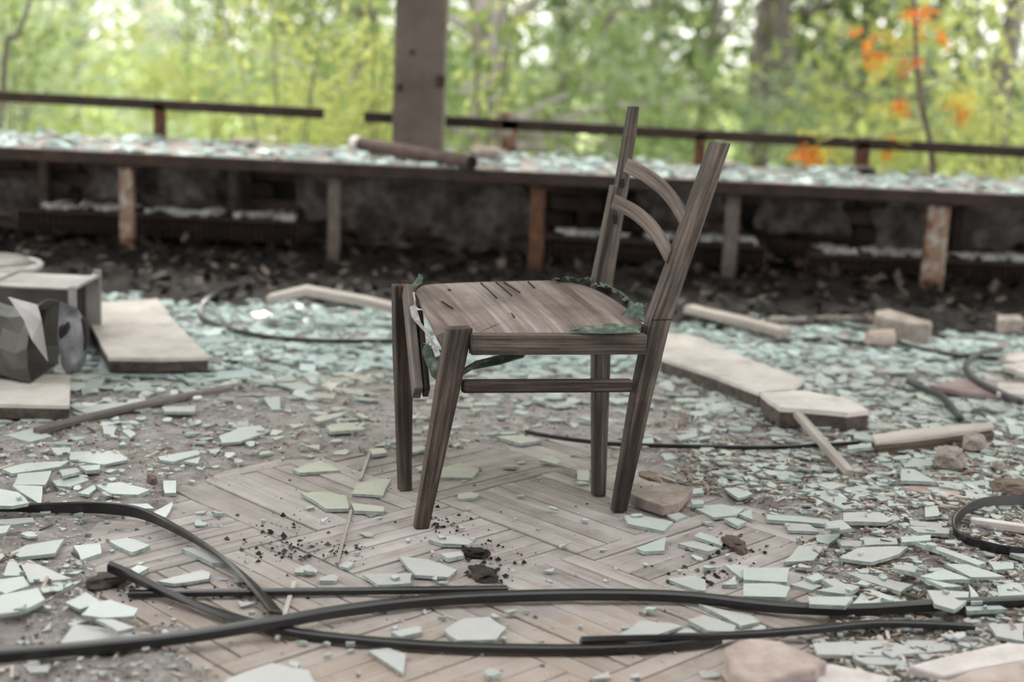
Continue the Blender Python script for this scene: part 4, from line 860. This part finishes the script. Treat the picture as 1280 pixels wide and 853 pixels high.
for (_, x, y, px, py, r_) in cands:
    tn = tint(px, py); k = rng.randrange(8); me, va, fa_ = variants[tn][k]; th = rng.uniform(.003, .007); rz = rng.uniform(0, 6.28); tx, ty = rng.gauss(0, .10), rng.gauss(0, .10)
    base = max(0.0004, H(x, y)) + rng.random() ** 3 * .008
    on = False
    for (pl_, zt) in placed:
        if abs(pl_[0][0] - x) < .25 and abs(pl_[0][1] - y) < .25 and (inpoly(x, y, pl_)): on = True; base = max(base, zt + .0006)
    if on and rng.random() < .85: continue
    mt = Matrix.Translation((x, y, base)) @ Matrix.Rotation(rz, 4, 'Z') @ Matrix.Rotation(tx, 4, 'X') @ Matrix.Rotation(ty, 4, 'Y') @ Matrix.Diagonal((r_, r_, th, 1))
    if nind < 140 and 0 < px < 1280 and 340 < py < 853:
        ob = bpy.data.objects.new('glass_chip', me); col.objects.link(ob); ob.matrix_world = mt; nind += 1
        chips.append((ob, tn, k, px, py))
    else:
        a = np.array(mt); f0 = len(loose[tn].f); loose[tn].edge += range(f0 + 2, f0 + len(fa_)); loose[tn].add((va @ a[:3, :3].T + a[:3, 3]).tolist(), fa_)
MARKS = [(525, 660, 'near front chair leg'), (505, 613, 'far front chair leg'), (772, 640, 'near rear chair leg'), (748, 620, 'far rear chair leg'), (825, 620, 'brown tile'), (1065, 595, 'pale batten foot'), (985, 510, 'pale batten top'), (1186, 592, 'larger rock'), (1165, 555, 'rough board'), (1045, 515, 'short pale board'), (930, 455, 'long cream board'), (1190, 487, 'maroon panel'), (1212, 460, 'hooked tube'), (1170, 510, 'kinked tube'), (1195, 670, 'looped strip'), (299, 483, 'left lath tip'), (60, 536, 'left lath base'), (180, 510, 'left lath middle'), (260, 446, 'left cream board'), (140, 455, 'left cream board front'), (656, 543, 'thin strip start'), (900, 567, 'thin strip middle'), (1010, 566, 'thin strip end'), (400, 372, 'bent far plank'), (262, 400, 'far left cable bend'), (430, 433, 'far left cable end'), (1100, 425, 'little log'), (1130, 402, 'pale stone block'), (940, 407, 'far grey plank'), (130, 640, 'curling band crest'), (340, 765, 'curling band end'), (135, 709, 'upturned band end'), (635, 738, 'straight bar end'), (600, 800, 'front black band'), (970, 825, 'pink stone'), (1120, 770, 'longest band right end'), (870, 750, 'longest band middle'), (1262, 622, 'brown rubble clump'), (560, 455, 'seat underside'), (690, 480, 'chair stretcher'), (320, 620, 'left bare parquet'), (90, 600, 'left glass heap'), (1000, 680, 'right glass field')]
ck = {}
for (ob, tn, k, px, py) in chips:
    mk = min(MARKS, key=lambda q: math.hypot(q[0] - px, (q[1] - py) * 1.6)); dx, dy = px - mk[0], (py - mk[1]) * 1.8
    rel = ('right of' if dx > 0 else 'left of') if abs(dx) > abs(dy) else ('in front of' if dy > 0 else 'behind')
    nv_ = len(ob.data.vertices) // 2; shp = {3: 'triangular', 4: 'four-sided', 5: 'five-sided'}[nv_]
    ck.setdefault((shp, tn, rel, mk[2]), []).append((math.hypot(dx, dy), ob))
NR = ['nearest', 'second nearest', 'third nearest', 'fourth nearest', 'fifth nearest', 'sixth nearest', 'seventh nearest', 'eighth nearest', 'ninth nearest']
for (shp, tn, rel, nm), lst in ck.items():
    lst.sort(key=lambda q: q[0])
    for i, (_, ob) in enumerate(lst):
        tag(ob, f'small {shp} {TW[tn]} glass chip {rel} the {nm}' + (f', {NR[min(i, 8)]}' if len(lst) > 1 else ''), 'glass chip', 'small glass chips on the floor')
for tn, m in loose.items():
    if m.v: tag(m.build('glass_litter', M['glass_' + tn], edge_mat=M['glass_edge']), f'fine litter of {TW[tn]} broken glass strewn over the floor', 'broken glass', None, 'stuff')
# glass and rubbish on the ledge and heaters
m = MB(); m2 = MB()
for _ in range(1500):
    x = rng.uniform(-3.9, 3.9); yy = rng.random() ** 1.2 * .9 + .03; r_ = rng.uniform(.015, .06); k = rng.randrange(8); _, va, fa_ = variants['cyan'][k]
    den = .5 + .8 * fbm(x * 1.5, yy * 2, 3)
    if rng.random() > den + .35: continue
    p = Bk((x, yy, SZ + .004 + rng.random() ** 2 * .022 * (.4 + yy)))
    mt = np.array(Matrix.Translation(p) @ Matrix.Rotation(rng.uniform(0, 6), 4, 'Z') @ Matrix.Rotation(rng.gauss(0, .2), 4, 'X') @ Matrix.Diagonal((r_, r_ * rng.uniform(.5, 1), .007, 1)))
    (m if rng.random() < .92 else m2).add((va @ mt[:3, :3].T + mt[:3, 3]).tolist(), fa_)
tag(m.build('ledge_glass', M['glass_cyan']), 'pile of pale blue-green broken glass strewn along the window ledge', 'broken glass', None, 'stuff')
tag(m2.build('ledge_rubble', M['crumb']), 'brown rubble chips among the glass on the window ledge', 'rubble', None, 'stuff')
m = MB()
for (x0, x1, z1) in heaters:
    for _ in range(150):
        x = rng.uniform(x0 + .05, x1 - .03); r_ = rng.uniform(.012, .04); _, va, fa_ = variants['grey'][rng.randrange(8)]
        if fbm(x * 5, 0, z1 * 9) < -.25: continue
        p = Bk((x, rng.uniform(.18, .38), z1 + rng.random() * .012)); mt = np.array(Matrix.Translation(p) @ Matrix.Rotation(rng.uniform(0, 6), 4, 'Z') @ Matrix.Rotation(rng.gauss(0, .25), 4, 'X') @ Matrix.Diagonal((r_, r_, .009, 1)))
        m.add((va @ mt[:3, :3].T + mt[:3, 3]).tolist(), fa_)
tag(m.build('heater_litter', M['glass_grey']), 'pale glass litter lying on top of the heaters', 'broken glass', None, 'stuff')
for (px, py, s_, lab) in ((302, 172, .05, 'dark rubble lump on the ledge left of the pillar'), (610, 190, .06, 'brown rubble lump on the ledge right of the pillar'), (1080, 208, .055, 'dark stone on the ledge at the foot of a frame post'), (905, 200, .05, 'low brown rubble lump on the ledge behind the chair top')):
    q = U(px, py + 4, y=6.8); ob = rock('rubble_lump', 600, 600, s_ * 1.5, s_, s_ * .45, 'stone' if px != 1080 else 'rust_dark', lab, px * .01, cat='rubble'); ob.location = (q.x, 6.8, SZ + .004)

# ---------------------------------------------------------------- crumbs, splinters, leaf litter
def crumbs(n, area, rfun, mat, name, label, cat, lim=lambda x, y: True, flat=.7):
    m = MB(); k = 0
    base = np.array([(1, 0, 0), (-.5, .87, 0), (-.5, -.87, 0), (.1, 0, 1), (0, .1, -.6)])
    fs = [(0, 1, 3), (1, 2, 3), (2, 0, 3), (1, 0, 4), (2, 1, 4), (0, 2, 4)]
    while k < n:
        x, y = area(); k += 1
        if not lim(x, y): continue
        r_ = rfun(y); v = base * (r_ * nrng.uniform(.6, 1.3, (5, 3))) * np.array([1, 1, flat]); t_ = rng.uniform(0, 6.28); c, s_ = math.cos(t_), math.sin(t_)
        v = np.stack([v[:, 0] * c - v[:, 1] * s_ + x, v[:, 0] * s_ + v[:, 1] * c + y, v[:, 2] + max(H(x, y), 0) + r_ * .25], 1)
        m.add(v.tolist(), fs)
    return tag(m.build(name, M[mat]), label, cat, None, 'stuff')
def vis_area():
    y = 1.9 + 3.2 * rng.random() ** 1.3; return rng.uniform(-.42, .42) * y, y
notbare = lambda x, y: bare(x, y) < .5 or rng.random() < .08
crumbs(34000, vis_area, lambda y: .0015 + .0055 * rng.random() ** 3, 'crumb', 'rubble_crumbs', 'fine brown and grey grit strewn over the floor', 'grit', notbare)
crumbs(7000, vis_area, lambda y: .002 + .005 * rng.random() ** 2, 'glass_grey', 'glass_crumbs', 'tiny white glass crumbs strewn over the floor', 'broken glass', notbare, .5)
def clod_area():
    cx, cy = rng.choice([(350, 660), (365, 685), (430, 690), (600, 690), (610, 715), (350, 690), (900, 685), (895, 715), (560, 655), (150, 740), (300, 740)]); g = U(cx + rng.gauss(0, 25), cy + rng.gauss(0, 8), z=0); return g.x, g.y
crumbs(420, clod_area, lambda y: .002 + .007 * rng.random() ** 2, 'soil', 'dark_clods', 'small dark clods of dirt on the bare parquet', 'dirt')
def right_area():
    y = 2.2 + 2.4 * rng.random(); return rng.uniform(.12, .42) * y, y
m = MB()
for k in range(6500):
    x, y = right_area() if k < 4200 else vis_area()
    if bare(x, y) > .4: continue
    L = .008 + .045 * rng.random() ** 1.8; wd = rng.uniform(.0015, .0065); a = rng.uniform(0, 3.14); z = max(0, H(x, y)) + wd * .5 + rng.random() * .004
    dv_ = Vector((math.cos(a), math.sin(a), rng.gauss(0, .12))) * L; m.bar(Vector((x, y, z)) - dv_ * .5, Vector((x, y, z)) + dv_ * .5, wd, wd * .6)
tag(m.build('wood_splinters', M['splinter']), 'brown wood splinters mixed among the broken glass', 'splinters', None, 'stuff')
for k, (px, py) in enumerate([(1010, 540), (905, 690), (890, 560), (300, 640)]): pass
m = MB()
for k in range(2600):
    x = rng.uniform(-2.9, 2.9); y = rng.uniform(5.45, 6.55); z = H(x, y) + .06 * (sstep(5.35, 5.85, y + .22 * fbm(x * 2, y * 2, 8) + .08 * fbm(x * 9, y * 9, 8)) - .22) + rng.random() ** 2 * .06; r_ = rng.uniform(.012, .04); t_ = rng.uniform(0, 6.28)
    A = Vector((math.cos(t_), math.sin(t_), rng.gauss(0, .4))) * r_; B = Vector((-math.sin(t_), math.cos(t_), rng.gauss(0, .4))) * r_ * .6; c = Vector((x, y, z))
    m.add([c - A, c - B, c + A, c + B], [(0, 1, 2, 3)])
m3_ = MB(); gx2 = np.arange(-3.4, 3.41, .04); gy2 = np.arange(5.3, 6.76, .04)
m3_.v = [(x, y, H(x, y) + .06 * (sstep(5.35, 5.85, y + .22 * fbm(x * 2, y * 2, 8) + .08 * fbm(x * 9, y * 9, 8)) - .22) + .022 * fbm(x * 9, y * 9, 1)) for y in gy2 for x in gx2]; n2 = len(gx2)
m3_.f = [(j * n2 + i, j * n2 + i + 1, (j + 1) * n2 + i + 1, (j + 1) * n2 + i) for j in range(len(gy2) - 1) for i in range(n2 - 1)]; m3_.uv = [(p[0], p[1]) for p in m3_.v]
m3_.build('soil_heap', M['soil_dark'], floor, smooth=True)['kind'] = 'stuff'
tag(m.build('leaf_litter', M['soil']), 'dark dead leaves and soil heaped along the foot of the back wall', 'leaf litter', None, 'stuff')

# ---------------------------------------------------------------- outside
gz = -0.7
m = MB(); m.box(-90, 90, 7.1, 200, gz - .2, gz); gr = m.build('ground_outside', M['grass'], origin=(0, 20, gz)); tag(gr, 'bright grassy ground beyond the building', 'ground', None, 'structure')
def leaf_cloud(n, centre_fn, size, droop=.3):
    c = np.array([centre_fn() for _ in range(n)]); s = nrng.uniform(size * .6, size * 1.2, (n, 1))
    a = nrng.normal(0, 1, (n, 3)); a[:, 2] -= droop; a /= np.linalg.norm(a, axis=1, keepdims=True); b_ = np.cross(a, nrng.normal(0, 1, (n, 3))); b_ /= np.linalg.norm(b_, axis=1, keepdims=True)
    V = np.stack([c - a * s, c - b_ * s * .5, c + a * s, c + b_ * s * .5], 1).reshape(-1, 3)
    return V, (np.arange(n * 4).reshape(-1, 4)).tolist()
def make_tree(name, h, crown_r, crown_lo, nleaf, size, leaf, bark, trunk_r, lean=0.0, clumps=60):
    root = bpy.data.objects.new(name, None); col.objects.link(root)
    m = MB(); pts = [Vector((lean * t_ + .08 * math.sin(t_ * 5 + h), .06 * math.sin(t_ * 4), h * .85 * t_)) for t_ in [i / 8 for i in range(9)]]
    m.tube(pts, [trunk_r * (1 - .8 * i / 8) for i in range(9)], 8); cl = []
    for k in range(clumps):
        zc = crown_lo + (h - crown_lo) * rng.random() ** 1.15; f_ = (zc - crown_lo) / (h - crown_lo); rr = crown_r * (0.45 + .75 * math.sin(math.pi * min(1, f_ * .8 + .18))) * rng.random() ** .5; t_ = rng.uniform(0, 6.28)
        cl.append(Vector((rr * math.cos(t_) + lean * zc / h, rr * math.sin(t_), zc)))
    for q in cl[:int(clumps * .5)]:
        i = min(8, max(1, int(q.z / (h * .85) * 8 * .8))); m.tube([pts[i], pts[i].lerp(q, .5) + Vector((0, 0, .1)), q], [trunk_r * .32, trunk_r * .2, trunk_r * .08], 5, caps=False)
    m.build('trunk', M[bark], root, smooth=True)
    sg = crown_r * .15
    def cf():
        q = rng.choice(cl); return (q.x + rng.gauss(0, sg), q.y + rng.gauss(0, sg), max(.05, q.z + rng.gauss(0, sg * 1.2)))
    V, F = leaf_cloud(nleaf, cf, size); mm = MB(); mm.v = V.tolist(); mm.f = F; mm.uv = []
    o_ = mm.build('foliage', M[leaf], root); o_['kind'] = 'stuff'; return root
def copy_tree(o, **kw):
    c = o.copy(); col.objects.link(c)
    for ch in list(o.children):
        d_ = ch.copy(); col.objects.link(d_); d_.parent = c
    return c
protos = {
 'lime': make_tree('broadleaf_tree', 7.5, 2.3, .3, 2600, .10, 'leaf_lime', 'bark', .12),
 'pale': make_tree('broadleaf_tree', 9.5, 2.5, .2, 2500, .11, 'leaf_pale', 'bark', .14),
 'mid': make_tree('broadleaf_tree', 9.0, 2.4, .5, 2500, .11, 'leaf_mid', 'bark_pale', .16),
 'dark': make_tree('broadleaf_tree', 10.0, 2.6, 1.0, 3000, .11, 'leaf_dark', 'bark', .20, .8),
 'tall': make_tree('tall_tree', 11.0, 2.2, 3.6, 3000, .11, 'leaf_mid', 'bark_pale', .15),
 'darktall': make_tree('tall_tree', 11.0, 2.2, 3.6, 3000, .11, 'leaf_dark', 'bark', .13, 1.6),
 'bush': make_tree('bush', 2.6, 1.7, .05, 2000, .085, 'leaf_pale', 'bark', .04, 0, 40),
 'limebush': make_tree('bush', 2.4, 1.5, .05, 2000, .075, 'leaf_lime', 'bark', .04, 0, 40),
}
used = set()
def put(kind, px, y, sc_, rot, label, group=None, z=gz):
    pr = protos[kind]
    if kind in used: o_ = copy_tree(pr)
    else: o_ = pr; used.add(kind)
    x = (px - 640) / FPX * y * 1.01; o_.location = (x, y, z); o_.scale = (sc_,) * 3; o_.rotation_euler = (0, 0, rot)
    return tag(o_, label, 'bush' if 'bush' in kind else 'tree', group)
G1 = 'trees beyond the window frame'
for args in [
 ('lime', -60, 17, 1.0, .4, 'lime green tree at the left edge beyond the rail'), ('pale', -120, 22, 1.0, 1.1, 'pale green tree past the left edge'), ('pale', -10, 30, .8, 2.0, 'pale tall tree left of the white tower'),
 ('mid', 375, 26, .75, 3.0, 'mid green tree right of the white tower'), ('lime', 440, 18, .8, 5.0, 'lime green tree just left of the pillar'), ('mid', 455, 24, 1.0, 1.6, 'mid green tree directly behind the left of the pillar'),
 ('mid', 588, 13, .95, 4.1, 'pale-trunked tree just right of the pillar'), ('pale', 690, 24, 1.0, .2, 'pale blue-green tree behind the chair back'), ('dark', 760, 19, 1.0, 2.9, 'deep green tree left above the chair back'),
 ('dark', 930, 17, 1.0, .9, 'dark leaning tree right above the chair back'), ('mid', 860, 25, 1.0, 3.6, 'mid green tree between the two dark trees'), ('dark', 1040, 22, .95, 5.2, 'dark tree left of the orange-leaved rowan'),
 ('pale', 1130, 27, 1.0, 3.3, 'pale tree behind the rowan'), ('lime', 1230, 14, 1.0, 2.2, 'lime green tree at the right edge beyond the rail'), ('mid', 1380, 20, 1.0, .5, 'mid green tree beyond the right edge'), ('tall', 588, 14, 1.0, 0, 'tall pale bare trunk right of the pillar'), ('darktall', 985, 16, 1.0, 2.6, 'tall dark leaning trunk right above the chair back'), ('darktall', 1033, 24, 1.0, .4, 'tall dark trunk left of the rowan'), ('tall', 800, 26, 1.0, 2, 'slim tall trunk behind the far chair post'), ('tall', 345, 24, .8, 1.2, 'slim tall trunk left of the pillar'), ('pale', 265, 25, .75, 5.1, 'pale rounded tree beyond the gap right of the tower'), ('pale', 95, 27, .7, .8, 'pale rounded tree just left of the tower gap'), ('pale', 70, 40, .9, 1.7, 'tall pale tree just left of the white tower'), ('pale', 305, 42, .95, 4.4, 'tall pale tree just right of the white tower'), ('mid', 230, 33, .8, 2.4, 'slim mid green tree before the white tower'), ('lime', 1060, 30, 1.2, 1.0, 'distant lime tree right of centre')]: put(*args, group=G1)
G2 = 'bushes beyond the window frame'
for i, (k, px, y) in enumerate([('bush', 20, 14), ('limebush', 180, 16), ('bush', 300, 17), ('limebush', 420, 13), ('bush', 560, 18), ('bush', 700, 15), ('limebush', 820, 19), ('bush', 930, 15), ('bush', 1060, 17), ('limebush', 1150, 13), ('bush', 1270, 15), ('limebush', -100, 18), ('limebush', 640, 24), ('bush', 1400, 18)]):
    put(k, px, y, rng.uniform(.55, .78), rng.uniform(0, 6), f'{"pale" if k == "bush" else "lime"} green bush beyond the rail, ' + ['at the left edge', 'below the white tower', 'right of the white tower', 'left of the pillar', 'behind the pillar', 'right of the pillar', 'behind the chair top', 'right of the chair back', 'left of the rowan stem', 'at the rowan stem', 'at the right edge', 'past the left edge', 'farther off right of the pillar', 'past the right edge'][i], G2)
NTH = 'first second third fourth fifth sixth seventh eighth ninth tenth eleventh twelfth thirteenth fourteenth fifteenth sixteenth seventeenth'.split()
G3 = 'distant trees closing the view'
for i in range(17):
    put(rng.choice(['pale', 'pale', 'lime', 'mid']), -250 + i * 110 + rng.uniform(-20, 20) if not 30 < -250 + i * 110 < 330 else (20 if i % 2 else 345), rng.uniform(38, 56), rng.uniform(1.0, 1.4), rng.uniform(0, 6), f'hazy green tree in the distant row, {NTH[i]} from the left', G3)
# shrubs growing at the terrace just beyond the ledge
def shrub(px, y, z0, h, spread, n, size, leaf, label, stems=5):
    x = (px - 640) / FPX * y; root = empty('shrub', (x, y, z0), label, 'shrub'); tips = []
    for k in range(stems):
        a = rng.uniform(0, 6.28); r_ = spread * rng.uniform(.3, 1); p = [Vector((x, y, z0)), Vector((x + r_ * .4 * math.cos(a), y + r_ * .4 * math.sin(a), z0 + h * .5)), Vector((x + r_ * math.cos(a), y + r_ * math.sin(a), z0 + h * rng.uniform(.75, 1)))]
        m = MB(); m.tube(spline(p, 5), [.011 - .0008 * i for i in range(11)], 5); m.build('stem', M['bark'], root); tips.append(p)
    def cf():
        p = rng.choice(tips); t_ = rng.random(); q = p[1].lerp(p[2], t_) if rng.random() < .75 else p[0].lerp(p[1], t_); s_ = spread * .28
        return (q.x + rng.gauss(0, s_), q.y + rng.gauss(0, s_), q.z + rng.gauss(0, s_))
    V, F = leaf_cloud(n, cf, size); mm = MB(); mm.v = V.tolist(); mm.f = F; mm.uv = []; mm.build('foliage', M[leaf], root)['kind'] = 'stuff'
shrub(350, 8.3, gz, 2.2, .45, 750, .035, 'leaf_lime', 'yellow-green shrub rising beyond the rail left of the pillar')
shrub(450, 8.0, gz, 2.1, .35, 800, .035, 'leaf_lime', 'yellow-green shrub in the gap of the rail by the pillar')
shrub(5, 9.0, gz, 2.6, .4, 450, .04, 'leaf_mid', 'green sapling with a slanting stem at the far left', 3)
shrub(1235, 8.4, gz, 2.3, .5, 700, .035, 'leaf_lime', 'yellow-green shrub at right behind the rowan')
shrub(600, 8.6, gz, 2.6, .3, 260, .035, 'leaf_lime', 'yellow-leaved shrub top right of the pillar')
# rowan with orange leaves
rx = [U(1172, 228, y=7.25), U(1163, 180, y=7.25), U(1150, 120, y=7.25), U(1145, 60, y=7.25), U(1143, 5, y=7.25), U(1140, -60, y=7.25)]
rx[0].z = SZ - .15
root = empty('rowan_sapling', rx[0], 'thin dark rowan sapling with orange and yellow leaves at right', 'sapling')
m = MB(); m.tube(spline(rx, 6), [.018 - .0003 * i for i in range(31)], 7); m.build('stem', M['bark'], root, smooth=True)
brs = [((1158, 160), (1100, 170), (1020, 178)), ((1152, 130), (1130, 115), (1118, 125)), ((1148, 75), (1110, 50), (1075, 42)), ((1145, 50), (1150, 20), (1160, 12)), ((1150, 110), (1185, 105), (1215, 120)), ((1146, 70), (1105, 68), (1092, 72)), ((1147, 90), (1140, 70), (1138, 80))]
for br in brs:
    p = [U(a, b_, y=7.25 - .1 * i) for i, (a, b_) in enumerate(br)]; m = MB(); m.tube(spline(p, 4), [.006 - .0005 * i for i in range(9)], 5); m.build('branch', M['bark'], root)
lm = {}
for cn in ('leaf_orange', 'leaf_yellow', 'leaf_lime'):
    m = MB(); n = 5
    for k in range(n):
        for sgn in (-1, 1):
            x0 = .015 + k * .018; c = Vector((x0, 0, -.3 * x0 * x0 * 10)); d_ = Vector((.35, sgn, -.15)).normalized(); s_ = Vector((1, -.35 * sgn, 0)).normalized(); L = .045 - .003 * k
            m.add([c, c + d_ * L * .5 + s_ * .008, c + d_ * L, c + d_ * L * .5 - s_ * .008], [(0, 1, 2, 3)])
    me = bpy.data.meshes.new('leaf'); me.from_pydata([tuple(v) for v in m.v], [], m.f); me.materials.append(M[cn]); lm[cn] = me
for (px, py, n, cn, sp_) in ((1010, 183, 8, 'leaf_orange', 8), (1028, 188, 9, 'leaf_yellow', 10), (1022, 200, 6, 'leaf_orange', 10), (1112, 175, 12, 'leaf_yellow', 12), (1118, 178, 4, 'leaf_orange', 10), (1122, 135, 7, 'leaf_yellow', 7), (1124, 126, 5, 'leaf_orange', 6), (1072, 40, 4, 'leaf_orange', 4), (1085, 48, 4, 'leaf_orange', 5), (1096, 70, 6, 'leaf_orange', 6), (1105, 80, 6, 'leaf_yellow', 8), (1137, 75, 4, 'leaf_orange', 5), (1152, 13, 10, 'leaf_orange', 8), (1170, 25, 6, 'leaf_yellow', 9), (1118, 45, 10, 'leaf_yellow', 14), (1168, 42, 4, 'leaf_orange', 6), (1205, 125, 16, 'leaf_yellow', 16), (1200, 140, 4, 'leaf_orange', 6), (1020, 165, 8, 'leaf_yellow', 14), (1060, 172, 8, 'leaf_lime', 14), (1220, 145, 14, 'leaf_lime', 18), (1110, 140, 10, 'leaf_lime', 16)):
    for k in range(n):
        ob = bpy.data.objects.new('leaf', lm[cn]); col.objects.link(ob); ob.parent = root
        ob.location = U(px + rng.gauss(0, sp_ * .6), py + rng.gauss(0, sp_ * .5), y=7.1 + rng.uniform(-.12, .12)) - Vector(root.location); ob.rotation_euler = (rng.uniform(-.8, .8), rng.uniform(-.3, 1.0), rng.uniform(0, 6.28)); s_ = rng.uniform(.7, 1.1); ob.scale = (s_,) * 3
# slanting bare sapling at top left
p = [U(-20, 110, y=7.6), U(5, 85, y=7.6), U(22, 45, y=7.6), U(38, 0, y=7.6), U(52, -50, y=7.6)]; p[0].z = gz
m = MB(); m.tube(spline(p, 6), [.016 - .0003 * i for i in range(25)], 6); tag(m.build('bare_sapling', M['bark'], smooth=True), 'bare slanting sapling stem at the top left corner', 'sapling')
# white apartment tower far away
ty = 150.0; tx0, tx1 = (160 - 640) / FPX * ty, (200 - 640) / FPX * ty
tw = empty('apartment_tower', ((tx0 + tx1) / 2, ty, gz), 'far white apartment tower glimpsed between trees at upper left', 'building')
m = MB(); m.box(tx0, tx1, ty, ty + 14, gz, 34); m.build('wall', M['white_wall'], tw)
for k in range(12):
    z = gz + 1.2 + k * 2.8
    m = MB(); m.box(tx1 - 1.9, tx1 - .1, ty - .9, ty, z, z + 1.1); m.build('balcony', M['pink_band'], tw)
    for xx in (tx0 + .7, tx0 + 2.0):
        m = MB(); m.box(xx - .42, xx + .42, ty - .05, ty + .02, z + .3, z + 1.7); m.build('window', M['dark_glass'], tw)
